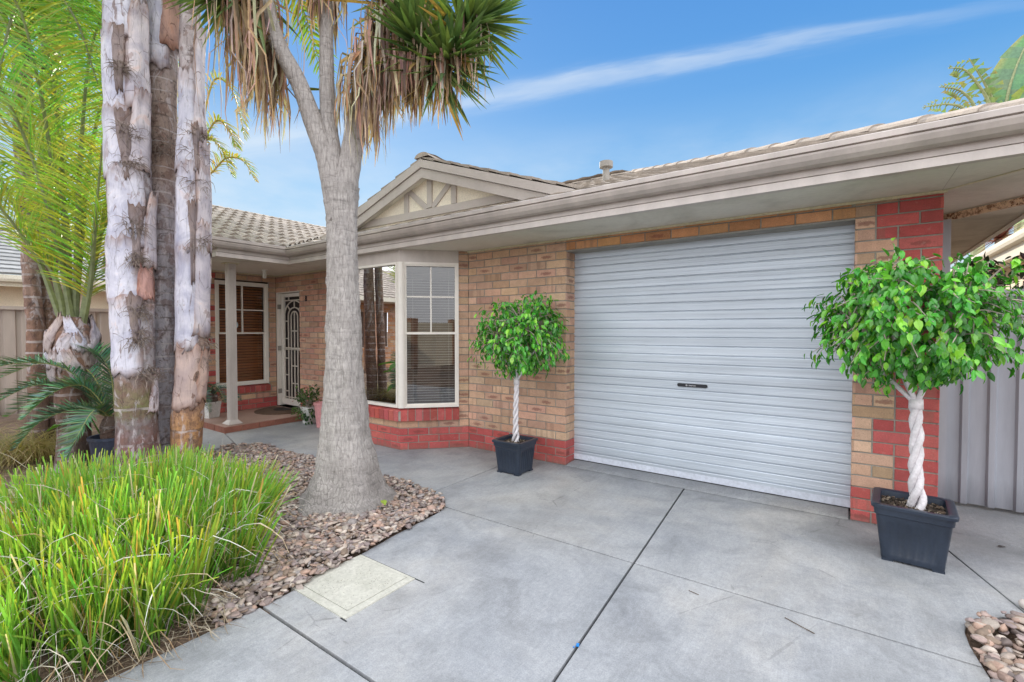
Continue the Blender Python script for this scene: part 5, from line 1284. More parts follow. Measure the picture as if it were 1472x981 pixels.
# ------------------------------------------------------------------ cycad and pots at the left
def cycad(name, label, base, F, L=.21, n=74, wid=.014, stalk=True, tint=((.05, .13, .065), (.14, .25, .14)), start=.08):
    t = thing(name, label, 'cycad', base); mb = MB()
    trunk_loft(mb, [(base[0], base[1], base[2] - .02, .09), (base[0], base[1], base[2] + .12, .10), (base[0], base[1], base[2] + .22, .06)], 16, .012, 20, step=.02); mb.build('trunk', 'palm_bark_d', t)
    for p in F:
        mb = MB(); frond(mb, mb, p, n, L, wid, .12, 1.0, tint, .008, start, (.30, .31, .12), lift=.4, seg=3, vee=.45); mb.build('frond', 'cycad_leaf', t)
CY = [[(-3.68,-2.78,.53),(-3.96,-2.91,1.01),(-4.47,-3.15,1.07),(-5.01,-3.42,.89)], [(-3.69,-2.79,.53),(-3.89,-2.98,.82),(-4.12,-3.27,.87),(-4.29,-3.52,.71)], [(-3.69,-2.79,.52),(-3.75,-3.01,.64),(-3.78,-3.28,.56),(-3.85,-3.46,.31)],
      [(-3.67,-2.78,.52),(-3.56,-2.94,.64),(-3.48,-3.07,.47),(-3.46,-3.19,.18)], [(-3.66,-2.77,.57),(-3.76,-2.77,.95),(-3.88,-2.85,1.18),(-4.15,-2.98,1.23)], [(-3.69,-2.79,.53),(-4.18,-2.95,.69),(-4.62,-3.14,.71),(-5.06,-3.34,.47)],
      [(-3.69,-2.79,.53),(-4.26,-2.88,.89),(-4.77,-3.00,.91),(-5.23,-3.21,.74)], [(-3.66,-2.77,.53),(-3.96,-2.54,.69),(-4.01,-2.34,.67),(-3.87,-2.12,.41)], [(-3.7,-2.8,.53),(-3.9,-3.05,1.0),(-4.1,-3.35,1.1),(-4.35,-3.65,1.0)], [(-3.68,-2.78,.53),(-3.7,-2.98,.86),(-3.72,-3.2,.83),(-3.72,-3.42,.6)]]
cycad('cycad_plant', 'dark green cycad with long feathery fronds growing in the blue pot', (-3.68, -2.78, .33), CY)
def round_pot(name, label, c, r0, r1, h, mat, n=28, soil=True, cat='pot'):
    t = thing(name, label, cat, c); mb = MB(); pr = [(0, r0 * .95), (.01, r0), (h * .5, lerp(r0, r1, .55)), (h - .03, r1), (h - .028, r1 + .012), (h, r1 + .012), (h, r1 - .012), (h - .05, r1 - .02)]
    vs = [(c[0] + math.cos(2*math.pi*i/n) * r, c[1] + math.sin(2*math.pi*i/n) * r, c[2] + z) for z, r in pr for i in range(n)]
    fs = [(k*n + i, k*n + (i+1) % n, (k+1)*n + (i+1) % n, (k+1)*n + i) for k in range(len(pr) - 1) for i in range(n)] + [tuple(range(n - 1, -1, -1))]
    mb.add(vs, fs); mb.build('body', mat, t, smooth=False)
    if soil:
        mb = MB(); r = r1 - .016
        mb.add([(c[0], c[1], c[2] + h - .035)] + [(c[0] + math.cos(2*math.pi*i/n) * r, c[1] + math.sin(2*math.pi*i/n) * r, c[2] + h - .045) for i in range(n)], [(0, i+1, (i+1) % n + 1) for i in range(n)], (.06, .045, .035)); mb.build('soil', 'potsoil', t)
round_pot('flower_pot', 'dark blue round pot on the soil beside the palm trunks', (-3.68, -2.78, -.02), .15, .19, .37, 'pot_blue')
def square_pot(label, c, w0, w1, h, mat, rot=0):
    t = thing('flower_pot', label, 'pot', c); mb = MB(); cs_, sn_ = math.cos(rot), math.sin(rot); vs = []
    pr = [(0, w0), (h - .05, lerp(w0, w1, .85)), (h - .048, w1), (h, w1), (h, w1 - .015), (h - .06, w1 - .02)]
    for z, w_ in pr:
        for a, b in ((-1,-1),(1,-1),(1,1),(-1,1)):
            x, y = a * w_, b * w_; vs.append((c[0] + x*cs_ - y*sn_, c[1] + x*sn_ + y*cs_, c[2] + z))
    fs = [(k*4 + i, k*4 + (i+1) % 4, k*4 + 4 + (i+1) % 4, k*4 + 4 + i) for k in range(len(pr) - 1) for i in range(4)]; mb.add(vs, fs); mb.build('body', mat, t)
    mb = MB(); z = c[2] + h - .045; mb.add([vs[20 + i][:2] + (z,) for i in range(4)], [(0, 1, 2, 3)], (.05, .04, .03)); mb.build('soil', 'potsoil', t)
square_pot('white square pot on the porch slab beside the post', (-5.50, -1.17, .088), .085, .105, .24, 'pot_white', .3)
PC = [[(-5.50, -1.17, .33), (-5.40, -1.27, .50), (-5.22, -1.35, .48), (-5.02, -1.36, .24)], [(-5.5, -1.17, .33), (-5.35, -1.2, .58), (-5.12, -1.2, .55), (-4.92, -1.2, .36)], [(-5.5, -1.17, .33), (-5.45, -1.3, .6), (-5.35, -1.45, .62), (-5.2, -1.6, .5)],
      [(-5.5, -1.17, .33), (-5.62, -1.3, .6), (-5.7, -1.45, .62), (-5.75, -1.6, .45)], [(-5.5, -1.17, .33), (-5.38, -1.08, .52), (-5.25, -1.0, .5), (-5.1, -.9, .33)], [(-5.5, -1.17, .33), (-5.4, -1.3, .42), (-5.25, -1.42, .36), (-5.1, -1.5, .15)]]
cycad('cycad_plant', 'small blue green cycad arching out of the white porch pot', (-5.50, -1.17, .30), PC, .12, 46, .011, tint=((.05, .11, .08), (.11, .18, .13)))
square_pot('small white tapered pot on the path by the porch step', (-4.27, -.29, 0), .065, .09, .25, 'pot_white', .15)
round_pot('flower_pot', 'pink rounded pot half hidden behind the yucca trunk', (-3.85, -.33, 0), .09, .12, .36, 'pot_pink')

def leaf_shape(mb, p, d, nrm, L, W, tint, curl=.25):
    """one oval leaf folded along its midrib, drawn out to a tip"""
    d = d.normalized(); s = d.cross(nrm); s = s.normalized() if s.length > .05 else d.orthogonal().normalized(); n = s.cross(d)
    vs = []
    for t, w_ in ((0, .12), (.28, .46), (.6, .44), (.85, .2), (1.0, .0)):
        q = p + d * (t * L) - n * (curl * L * t * t)
        if w_ == 0: vs.append(q)
        else: vs += [q - s * W * w_ + n * W * .16, q, q + s * W * w_ + n * W * .16]
    fs = []
    for k in range(3):
        a = k * 3; fs += [(a, a+1, a+4, a+3), (a+1, a+2, a+5, a+4)]
    fs += [(9, 10, 12), (10, 11, 12)]
    mb.add(vs, fs, tint)
def porch_shrub():
    c = V((-4.27, -.29, .23)); t = thing('potted_shrub', 'small dark leafy shrub growing in the white pot by the porch step', 'shrub', c); mb = MB(); sm = MB(); random.seed(5)
    for i in range(46):
        d = (rdir() + V((-.12, -.15, .75))).normalized(); e = c + V((d.x * .27, d.y * .27, d.z * .33)) * U(.5, 1.05); sm.tube([c, c.lerp(e, .5) + V((0, 0, .03)), e], [.005, .004, .002], 4)
        for k in range(9):
            p = c.lerp(e, U(.45, 1.05)) + rdir() * .035; k_ = rnd(); leaf_shape(mb, p, (d + rdir() * .9), (V((0, 0, 1)) + rdir() * .6).normalized(), U(.035, .06), U(.025, .036), (lerp(.035, .13, k_), lerp(.09, .22, k_), lerp(.03, .06, k_)))
    for k in range(60):
        p = c + V((U(.0, .16), U(-.16, .02), U(-.2, .0))); leaf_shape(mb, p, V((U(-.3, .5), U(-.5, .1), -1)), (V((.3, -.8, .5)) + rdir() * .4).normalized(), U(.035, .05), .03, (.04, .10, .035))
    for k in range(26):
        d = rdir(); p = c + V((d.x * .22, d.y * .22, .12 + abs(d.z) * .22)); leaf_shape(mb, p, d, V((0, 0, 1)), .03, .03, (.5, .22, .22))
    sm.build('stem', 'twig', t); mb.build('foliage', 'shrub_leaf', t)
porch_shrub()
def doormat():
    c = V((-5.20, -.10, .09)); t = thing('doormat', 'brown half round doormat with a dark centre in front of the screen door', 'doormat', c)
    def half(rx, ry, z0, z1, mat, nm):
        mb = MB(); n = 26; P = [(c.x + math.cos(math.pi + math.pi * i / n) * rx, c.y + math.sin(math.pi + math.pi * i / n) * ry) for i in range(n + 1)]
        k = len(P); mb.add([(x, y, z0) for x, y in P] + [(x, y, z1) for x, y in P], [tuple(range(k, 2*k))] + [(i, (i+1) % k, k + (i+1) % k, k + i) for i in range(k)]); mb.build(nm, mat, t)
    half(.44, .52, .0885, .104, 'mat_brown', 'border'); half(.30, .36, .104, .107, 'mat_brown', 'ring'); half(.20, .24, .107, .111, 'mat_black', 'centre')
doormat()

# ------------------------------------------------------------------ weeping figs in planters
def planter(label, c, b, w_, h, rot):
    t = thing('planter_pot', label, 'planter', c, 'black planters beside the garage door'); mb = MB(); nf = 24; cr = .16
    def ring(z, half, flute):
        vs = []
        for f in range(4):
            a = f * math.pi / 2 + rot; ux, uy = math.cos(a), math.sin(a); nx_, ny_ = math.cos(a - math.pi/2), math.sin(a - math.pi/2)
            for i in range(nf):
                s = -1 + 2 * (i + .5) / nf; off = half
                e = max(0, abs(s) - (1 - cr)) / cr; off -= half * cr * (1 - math.sqrt(max(0, 1 - e*e))) * .6; ss = s * half * (1 - .02)
                if flute and abs(s) < .68: off -= flute * (.5 + .5 * math.cos(s / .68 * math.pi * 11))
                vs.append((c[0] + ux * ss + nx_ * off, c[1] + uy * ss + ny_ * off, c[2] + z))
        return vs
    pr = [(.012, b, 0), (.02, b + .002, 0), (h * .14, lerp(b, w_, .10), 0), (h * .17, lerp(b, w_, .13), .010), (h * .68, lerp(b, w_, .66), .010), (h * .72, lerp(b, w_, .70), 0), (h * .80, lerp(b, w_, .78), 0), (h * .805, w_ - .008, 0), (h * .82, w_, 0), (h * .93, w_ + .003, 0), (h * .935, w_ + .014, 0), (h * .985, w_ + .016, 0), (h, w_ + .010, 0), (h, w_ - .018, 0), (h * .985, w_ - .026, 0), (h * .80, w_ - .034, 0)]
    vs = []
    for z, hf, fl in pr: vs += ring(z, hf, fl)
    n = nf * 4; fs = [(k*n + i, k*n + (i+1) % n, (k+1)*n + (i+1) % n, (k+1)*n + i) for k in range(len(pr) - 1) for i in range(n)] + [tuple(range(n - 1, -1, -1))]
    mb.add(vs, fs)
    bd_ = mb.build('body', 'pot_black', t, smooth=True)
    m = bd_.modifiers.new('split', 'EDGE_SPLIT'); m.split_angle = R(38)
    for a, b_ in ((-1,-1),(1,-1),(1,1),(-1,1)):
        mf = MB(); x, y = a * b * .8, b_ * b * .8; X, Y = c[0] + x*math.cos(rot) - y*math.sin(rot), c[1] + x*math.sin(rot) + y*math.cos(rot)
        mf.box((X - .028, Y - .028, c[2]), (X + .028, Y + .028, c[2] + .014)); mf.build('foot', 'pot_black', t)
    ms = MB(); G = 16; hf = w_ - .03; z = c[2] + h * .86
    P = []
    for i in range(G + 1):
        for j in range(G + 1):
            x, y = lerp(-hf, hf, i / G), lerp(-hf, hf, j / G); P.append((c[0] + x*math.cos(rot) - y*math.sin(rot), c[1] + x*math.sin(rot) + y*math.cos(rot), z + mnoise.noise(V((x * 30, y * 30, h))) * .008))
    ms.add(P, [(i*(G+1) + j, (i+1)*(G+1) + j, (i+1)*(G+1) + j + 1, i*(G+1) + j + 1) for i in range(G) for j in range(G)], (.045, .033, .025))
    for k in range(260):
        x, y = U(-hf, hf) * .95, U(-hf, hf) * .95; p = V((c[0] + x*math.cos(rot) - y*math.sin(rot), c[1] + x*math.sin(rot) + y*math.cos(rot), z + .012)); d = V((U(-1, 1), U(-1, 1), U(-.3, .3))).normalized(); s = U(.004, .013)
        tc = random.choice([(.06, .04, .03), (.13, .09, .06), (.16, .12, .09), (.035, .028, .022), (.28, .23, .17), (.05, .035, .025)]); ms.obox(p, d * s, d.orthogonal().normalized() * s * U(.3, .6), V((0, 0, 1)) * .003, tc)
    ms.build('soil', 'potsoil', t)
def fig(label, base, z0, z1, hel, sr, turns, crown_c, crown_r, ncl, seed, leafL, lean=(0, 0)):
    random.seed(seed); B = V((base[0], base[1], z0)); t = thing('weeping_fig', label, 'tree', B, 'weeping figs beside the garage door'); mb = MB(); N = 64
    H = z1 - z0
    for s in range(3):
        pts = []; rs = []
        for i in range(N + 1):
            f = i / N; a = s * 2 * math.pi / 3 + f * turns * 2 * math.pi; hr = hel * (1 + .75 * max(0, 1 - f / .3)) * (1 - .2 * f) * (1 + .16 * math.sin(f * 23 + s * 2))
            pts.append(V((base[0] + lean[0] * f + math.cos(a) * hr, base[1] + lean[1] * f + math.sin(a) * hr, z0 - .03 + (H + .03) * f))); rs.append(sr * (1.12 - .18 * f) * U(.95, 1.06))
        mb.tube(pts, rs, 10)
    top = V((base[0] + lean[0], base[1] + lean[1], z1)); cc = V(crown_c); limbs = []
    mb.tube([top - V((0, 0, .03)), top + V((0, 0, .03))], [hel + sr * .9, hel + sr * .8], 10)
    nl = 6
    for i in range(nl):
        a = i * 2 * math.pi / nl + U(-.3, .3); o = V((math.cos(a), math.sin(a), 0)); e = cc + V((o.x * crown_r[0] * .5, o.y * crown_r[0] * .5, U(-.25, .25) * crown_r[1])); m_ = top.lerp(e, .45) + o * .03 + V((0, 0, .03)) + rdir() * .03
        p = bez([top, m_, e], 12); mb.tube(p, [lerp(sr * .85, sr * .32, k / 11) for k in range(12)], 8); limbs.append(p)
    mb.build('trunk', 'white_bark', t, smooth=True)
    tw = MB(); lf = MB(); tips = []
    for i in range(ncl):
        f = (i + .5) / ncl; zz = 1 - 2 * f; rr = math.sqrt(max(0, 1 - zz*zz)); a = i * 2.39996 + U(-.25, .25); k = U(.80, 1.12) + .10 * mnoise.noise(V((math.cos(a) * 2, math.sin(a) * 2, zz * 2 + seed)))
        if rnd() < .18: k = U(.45, .75)
        if zz < -.55: k *= .82
        d = V((math.cos(a) * rr, math.sin(a) * rr, zz)); k *= 1 + .16 * mnoise.noise(V((d.x * 1.3 + seed, d.y * 1.3, d.z * 1.3))); tip = cc + V((d.x * crown_r[0] * k, d.y * crown_r[0] * k, d.z * crown_r[1] * k))
        lp_ = random.choice(limbs); st_ = min((p for l in limbs for p in l[3:]), key=lambda p: (p - tip).length + U(0, .15))
        midp = st_.lerp(tip, .55) + V((0, 0, .05)) + rdir() * .04; pth = bez([st_, midp, tip + V((0, 0, -.02))], 9); tw.tube(pth, [lerp(.006, .002, q / 8) for q in range(9)], 5)
        outd = (tip - cc); outd = V((outd.x / crown_r[0], outd.y / crown_r[0], outd.z / crown_r[1])).normalized(); young = rnd()
        for m in range(int(U(11, 18))):
            q = pth[min(8, int(U(3.5, 9)))] + rdir() * U(.01, .075); d2 = (outd * U(.1, .9) + V((0, 0, -U(.5, 1.3))) + rdir() * .55); nr = (outd + V((0, 0, .7)) + rdir() * .45).normalized(); v = rnd()
            if v < .10 + .14 * young: c = (U(.17, .28), U(.50, .64), U(.03, .06))
            elif v < .60: c = (U(.07, .13), U(.33, .45), U(.025, .045))
            else: c = (U(.03, .055), U(.17, .26), U(.018, .03))
            L = leafL * U(.65, 1.15); leaf_shape(lf, q, d2, nr, L, L * U(.52, .66), c, U(.1, .4))
    tw.build('twig', 'twig', t); lf.build('crown', 'fig_leaf', t)
planter('small black fluted planter against the brick pier beside the bay', (-.325, -.455, 0), .128, .160, .325, 0.0)
fig('small weeping fig with round crown and slim plaited white trunk beside the bay window', (-.335, -.44), .27, .90, .018, .013, 2.5, (-.29, -.40, 1.345), (.47, .415), 210, 3, .056, (.01, .01))
planter('large black fluted planter in front of the red brick corner', (2.715, -.49, 0), .146, .184, .355, R(-4))
fig('large weeping fig with wide crown and thick plaited white trunk before the red corner', (2.735, -.485), .29, .96, .021, .0185, 1.8, (2.70, -.47, 1.465), (.525, .44), 330, 9, .057, (-.012, 0))

# ------------------------------------------------------------------ strap grass, dry grass
def inside(p, poly):
    r = False; j = len(poly) - 1
    for i in range(len(poly)):
        (xi, yi), (xj, yj) = poly[i], poly[j]
        if (yi > p[1]) != (yj > p[1]) and p[0] < (xj - xi) * (p[1] - yi) / (yj - yi) + xi: r = not r
        j = i
    return r
def strap_grass():
    random.seed(31); c = V((-1.15, -3.40, 0)); t = thing('grass_clump', 'wide bright green strap leaf grass clump at the edge of the driveway', 'grass clump', c)
    poly = [(-.06, -3.80), (-.15, -3.38), (-.42, -2.96), (-.82, -2.80), (-1.1, -2.66), (-1.7, -2.82), (-2.1, -3.3), (-2.0, -3.85), (-1.4, -4.2), (-.7, -4.2), (-.15, -4.1)]
    gm, dm = MB(), MB(); tuft = []
    while len(tuft) < 250:
        p = (U(-2.2, 0), U(-4.2, -2.6))
        if inside(p, poly): tuft.append(p)
    for tx, ty in tuft:
        o = V((tx - c.x, ty - c.y, 0)); ol = min(1.2, V((o.x / .95, o.y / .65, 0)).length); o = o.normalized() if o.length > 0 else V((1, 0, 0)); hue = rnd()
        for k in range(int(U(17, 27))):
            p = V((tx + U(-.05, .05), ty + U(-.05, .05), 0)); a = rdir(); lean = o * ol * U(.05, .55) + V((a.x, a.y, 0)) * .20; d = (V((0, 0, 1)) + lean).normalized(); L = U(.40, .66) * (1 - .30 * max(0, ol - .45)); w_ = U(.006, .0115); q = []; cur = p.copy(); dd = d.copy()
            bend = U(.0, .18) if rnd() < .9 else U(.4, 1.0)
            for m in range(6): q.append(cur.copy()); cur = cur + dd * L / 5; dd = (dd + (o * .4 + V((a.x, a.y, -.6))) * bend / 5).normalized()
            s0 = d.cross(V((a.x, a.y, .3)) if rnd() < .5 else V((fw.x, fw.y, 0)) + a * .8); s0 = s0.normalized()
            b0 = (.035, .11, .018); b1 = (.15, .37, .045); b2 = (.52, .62, .10); v = rnd(); lo = tuple(lerp(b0[i], b1[i], v * .6) for i in range(3)); hi = tuple(lerp(b1[i], b2[i], U(.0, .9) * (.3 + .7 * hue)) for i in range(3))
            if rnd() < .05: hi = (.55, .36, .10); lo = (.3, .2, .05)
            elif rnd() < .05: hi = (.60, .54, .42); lo = (.4, .34, .22)
            ends = (.7, 1, 1, .95, .9, .65) if rnd() < .8 else (.7, 1, .95, .8, .5, .05)
            gm.strip(q, s0, [w_ * x for x in ends], lo, fold=.2, tint2=hi)
        for k in range(int(U(4, 9))):
            p = V((tx + U(-.06, .06), ty + U(-.06, .06), U(0, .25))); a = rdir(); d = (V((a.x * .8, a.y * .8, U(.5, 1.6))) + o * ol * .6).normalized(); L = U(.25, .62); q = []; cur = p; dd = d
            for m in range(8): q.append(cur.copy()); cur = cur + dd * L / 7; dd = (dd + V((0, 0, -U(.1, .5))) + rdir() * .3).normalized()
            q = [V((v.x, v.y, max(.01, v.z))) for v in q]; cst = random.choice([(.55, .50, .40), (.48, .38, .24), (.62, .60, .54), (.36, .24, .13)]); ww = U(.002, .0052); dm.strip(q, rdir(), [ww, ww, ww, ww, ww, ww, ww * .7, ww * .3], cst)
    # fallen straw round the foot of the clump
    for k in range(300):
        f = rnd(); p = V((lerp(-.07, -.36, f) + U(-.16, .06), lerp(-3.80, -2.75, f) + U(-.1, .1), U(.008, .04))); a = U(0, 2 * math.pi); d = V((math.cos(a), math.sin(a), U(-.05, .2))); L = U(.08, .32); q = []; cur = p; dd = d
        for m in range(5): q.append(V((cur.x, cur.y, max(.006, cur.z)))); cur = cur + dd * L / 4; dd = (dd + rdir() * .3 + V((0, 0, -.15))).normalized()
        ww = U(.002, .005); dm.strip(q, V((0, 0, 1)).cross(d).normalized(), [ww] * 4 + [ww * .3], random.choice([(.36, .29, .20), (.42, .36, .27), (.27, .19, .12), (.17, .12, .08)]))
    gm.build('green_blades', 'grass_leaf', t); dm.build('dry_blades', 'straw', t)
strap_grass()
def dry_grass(label, c, n, r, h, tints, seed):
    random.seed(seed); c = V(c); t = thing('grass_clump', label, 'grass clump', c); mb = MB()
    for k in range(n):
        a = U(0, 2 * math.pi); rr = r * .4 * math.sqrt(rnd()); p = c + V((math.cos(a) * rr, math.sin(a) * rr, 0)); b = U(0, 2 * math.pi); d = (V((math.cos(b) * .6, math.sin(b) * .6, 1))).normalized(); L = h * U(.7, 1.35); q = []; cur = p; dd = d
        for m in range(8): q.append(V((cur.x, cur.y, max(.01, cur.z)))); cur = cur + dd * L / 7; dd = (dd + V((math.cos(b), math.sin(b), -1.0)) * U(.15, .35) + rdir() * .08).normalized()
        ww = U(.003, .006); mb.strip(q, V((-math.sin(b), math.cos(b), 0)), [ww] * 5 + [ww * .8, ww * .6, ww * .2], random.choice(tints))
    mb.build('blades', 'grass_leaf', t)
DT = [(.26, .25, .07), (.34, .29, .11), (.20, .21, .05), (.42, .34, .18), (.30, .22, .10)]
dry_grass('olive and straw fountain grass clump under the cycad fronds', (-4.95, -3.30, -.02), 1100, .8, .75, DT, 41)
dry_grass('straw coloured fountain grass clump near the brown fence', (-5.85, -3.75, -.02), 700, .8, .7, DT, 42)
def broad_leaf():
    c = V((-3.95, -2.60, -.02)); t = thing('broadleaf_plant', 'glossy broad green leaves showing behind the cycad', 'plant', c); mb = MB(); random.seed(8)
    for k in range(9):
        a = U(0, 6.28); p = c + V((math.cos(a) * .08, math.sin(a) * .08, .02)); e = p + V((math.cos(a) * .2, math.sin(a) * .2, U(.45, .85))); mb.tube([p, e], [.012, .008], 6, (.10, .20, .04)); leaf_shape(mb, e, V((math.cos(a), math.sin(a), U(-.2, .8))), V((0, 0, 1)), .34, .2, (.10, .26, .03), .3)
    mb.build('leaves', 'shrub_leaf', t)
broad_leaf()

# ------------------------------------------------------------------ river stones
ICO = None
def ico(sub):
    bm = bmesh.new(); bmesh.ops.create_icosphere(bm, subdivisions=sub, radius=1); v = [x.co.copy() for x in bm.verts]; bm.verts.index_update(); f = [tuple(q.index for q in x.verts) for x in bm.faces]; bm.free(); return v, f
I1, I2 = ico(1), ico(2)
STONE = [(.34, .255, .225), (.39, .33, .29), (.28, .25, .24), (.46, .375, .315), (.24, .195, .18), (.38, .265, .215), (.50, .43, .37), (.31, .245, .235), (.21, .165, .15), (.42, .285, .22), (.27, .20, .15)]
def stones(name, poly, n, smin, smax, seed, zfn, label, avoid=None):
    random.seed(seed); mb = MB(); xs = [p[0] for p in poly]; ys = [p[1] for p in poly]; k = 0
    while k < n:
        x, y = U(min(xs), max(xs)), U(min(ys), max(ys))
        if not inside((x, y), poly) or (avoid and avoid(x, y)): continue
        k += 1; s = U(smin, smax) * (1.5 if rnd() < .06 else 1); near = (V((x, y)) - V((2.37, -4.28))).length < 3.7
        vv, ff = I2 if near else I1; cuts = [(rdir(), U(.45, .8)) for _ in range(6)]; sx, sy, sz = s * U(.8, 1.5), s * U(.6, 1.05), s * U(.28, .58); of = rdir() * 20
        tilt = Quaternion(V((U(-1, 1), U(-1, 1), 0)).normalized(), U(0, .5)).to_matrix() @ Matrix.Rotation(U(0, 6.28), 3, 'Z')
        pts = []
        for v in vv:
            v = v.copy()
            for cn_, th_ in cuts:
                e_ = v.dot(cn_) - th_
                if e_ > 0: v -= cn_ * e_
            w_ = v * (1.12 + .34 * mnoise.noise(v * 1.15 + of) + .12 * mnoise.noise(v * 2.4 + of)); w_ = V((w_.x * sx, w_.y * sy, w_.z * sz)); w_ = tilt @ w_; pts.append((x + w_.x, y + w_.y, zfn(x, y) + U(0, .001) + w_.z))
        zj = U(-.008, .02); pts = [(a, b, c_ + zj) for a, b, c_ in pts]; c = random.choice(STONE); j = U(.75, 1.15); mb.add(pts, ff, tuple(q * j for q in c))
    return tag(mb.build(name, 'pebble', smooth=True), label, 'stones', kind='stuff')
bedpoly = [(-.04, -3.30), (-.04, -3.15), (-.078, -2.6), (-.105, -2.46), (-.150, -2.125), (-.168, -1.9), (-.188, -1.69), (-.22, -1.585), (-.30, -1.492), (-.43, -1.417), (-.635, -1.39), (-.866, -1.37), (-1.08, -1.378), (-2.48, -1.403), (-3.2, -1.41), (-3.52, -1.44), (-3.67, -1.54), (-3.73, -1.75), (-3.2, -2.1), (-2.4, -2.4), (-1.6, -2.75), (-.9, -2.85), (-.55, -2.95), (-.30, -3.30)]
def hgt(x, y): return .002 + .03 * (0.5 + mnoise.noise(V((x * 2, y * 2, 3))))
tr_av = lambda x, y: math.hypot(x + .965, y + 1.965) < .33
stones('river_stones', bedpoly, 8600, .012, .026, 51, hgt, 'bed of pinkish grey river stones round the yucca trunk', tr_av)
rb = [(3.6, -.81), (3.10, -.98), (3.02, -1.028), (2.91, -1.13), (2.866, -1.21), (2.848, -1.295), (2.848, -1.412), (2.874, -1.64), (2.93, -2.4), (4.2, -2.4), (4.2, -.7)]
stones('river_stones', rb, 2600, .015, .032, 52, hgt, 'corner bed of flat pinkish stones at the right edge of the driveway')
s_ = MB()
def mound(mb, poly, h):
    xs = [p[0] for p in poly]; ys = [p[1] for p in poly]; g_ = .06; nx_ = int((max(xs) - min(xs)) / g_) + 1; ny_ = int((max(ys) - min(ys)) / g_) + 1; vs = []; fs = []
    for i in range(nx_ + 1):
        for j_ in range(ny_ + 1):
            x, y = min(xs) + i * g_, min(ys) + j_ * g_; vs.append((x, y, h + .012 * mnoise.noise(V((x * 3, y * 3, 0))) + .008 * mnoise.noise(V((x * 11, y * 11, 4)))))
    for i in range(nx_):
        for j_ in range(ny_):
            x, y = min(xs) + (i + .5) * g_, min(ys) + (j_ + .5) * g_
            if inside((x, y), poly): fs.append((i*(ny_+1) + j_, (i+1)*(ny_+1) + j_, (i+1)*(ny_+1) + j_ + 1, i*(ny_+1) + j_ + 1))
    mb.add(vs, fs)
mound(s_, [(.04, -4.8), (.02, -2.6), (-.06, -1.95), (-.1, -1.5), (-.45, -1.28), (-.9, -1.25), (-3.5, -1.3), (-3.65, -1.65), (-3.7, -1.93), (-8.5, -2.05), (-8.5, -5), (-3, -5)], -.014)
mound(s_, [(2.76, -1.3), (2.98, -.94), (3.7, -.68), (5, -.5), (5, -4), (2.8, -4), (2.78, -1.6)], -.014)
tag(s_.build('garden_bed', 'soil'), kind='structure')
def litter():
    random.seed(61); mb = MB()
    for k in range(1500):
        x, y = U(-6.5, -.3), U(-4.2, -1.5)
        if not inside((x, y), [(-.1, -3.1), (-.3, -1.6), (-3.6, -1.6), (-6.5, -2.1), (-6.5, -4.2), (-.5, -4.2)]): continue
        z = -.002 if x < -3 else U(.03, .06); a = U(0, 6.28); d = V((math.cos(a), math.sin(a), U(-.15, .15))); s = d.orthogonal().normalized(); L = U(.02, .11); c = random.choice([(.33, .24, .16), (.24, .15, .10), (.42, .33, .24), (.15, .09, .06), (.20, .09, .06)]); w_ = U(.002, .008)
        mb.strip([V((x, y, z)), V((x, y, z + .008)) + d * L * .5, V((x, y, z)) + d * L], V((-d.y, d.x, U(-.3, .3))).normalized(), [w_ * .6, w_, w_ * .3], c)
    tag(mb.build('leaf_litter', 'straw'), 'dry leaf and twig litter scattered over the garden soil', 'leaf litter', kind='stuff')
litter()
# small things on the concrete
def twig(label, pts, r, tint):
    mb = MB(); mb.tube([V(p) for p in pts], r, 5, tint); o = mb.build('twig', 'straw', base=pts[0]); tag(o, label, 'twig')
twig('longer thin dark twig lying on the driveway before the door', [(2.14, -1.655, .004), (2.20, -1.69, .007), (2.265, -1.715, .004)], .0022, (.10, .07, .05))
twig('short thin dark twig lying on the driveway near the crossing joint', [(1.69, -1.682, .004), (1.72, -1.69, .005), (1.745, -1.694, .004)], .0018, (.12, .08, .06))
mb = MB(); mb.obox((1.405, -2.425, .0035), (.006, .002, 0), (-.003, .009, 0), (0, 0, .002)); mb.obox((1.397, -2.447, .0035), (.003, .001, 0), (-.001, .003, 0), (0, 0, .0015)); tag(mb.build('plastic_chip', 'blue_chip', base=(1.405, -2.425, 0)), 'tiny blue plastic chip in the driveway joint', 'plastic chip')
mb = MB(); vv, ff = I2; mb.add([(3.13 + v.x * .032, -.86 + v.y * .03, .026 + v.z * .026 * (1 + .2 * mnoise.noise(v * 2))) for v in vv], ff, (.62, .56, .52)); tag(mb.build('white_stone', 'pebble', base=(3.13, -.86, 0), smooth=True), 'pale rounded stone alone on the concrete above the stone bed', 'stone')
def fallen(label, p, a, tint, L=.07):
    mb = MB(); leaf_shape(mb, V(p), V((math.cos(a), math.sin(a), .1)), V((0, 0, 1)), L, L * .5, tint, .15); tag(mb.build('fallen_leaf', 'shrub_leaf', base=p), label, 'leaf')
fallen('yellow green leaf lying on the stones at the foot of the yucca', (-.58, -1.90, .075), -.5, (.30, .42, .06), .10)
fallen('dark curled leaf on the concrete in front of the grey fence', (3.19, .02, .006), .4, (.05, .04, .035), .045)

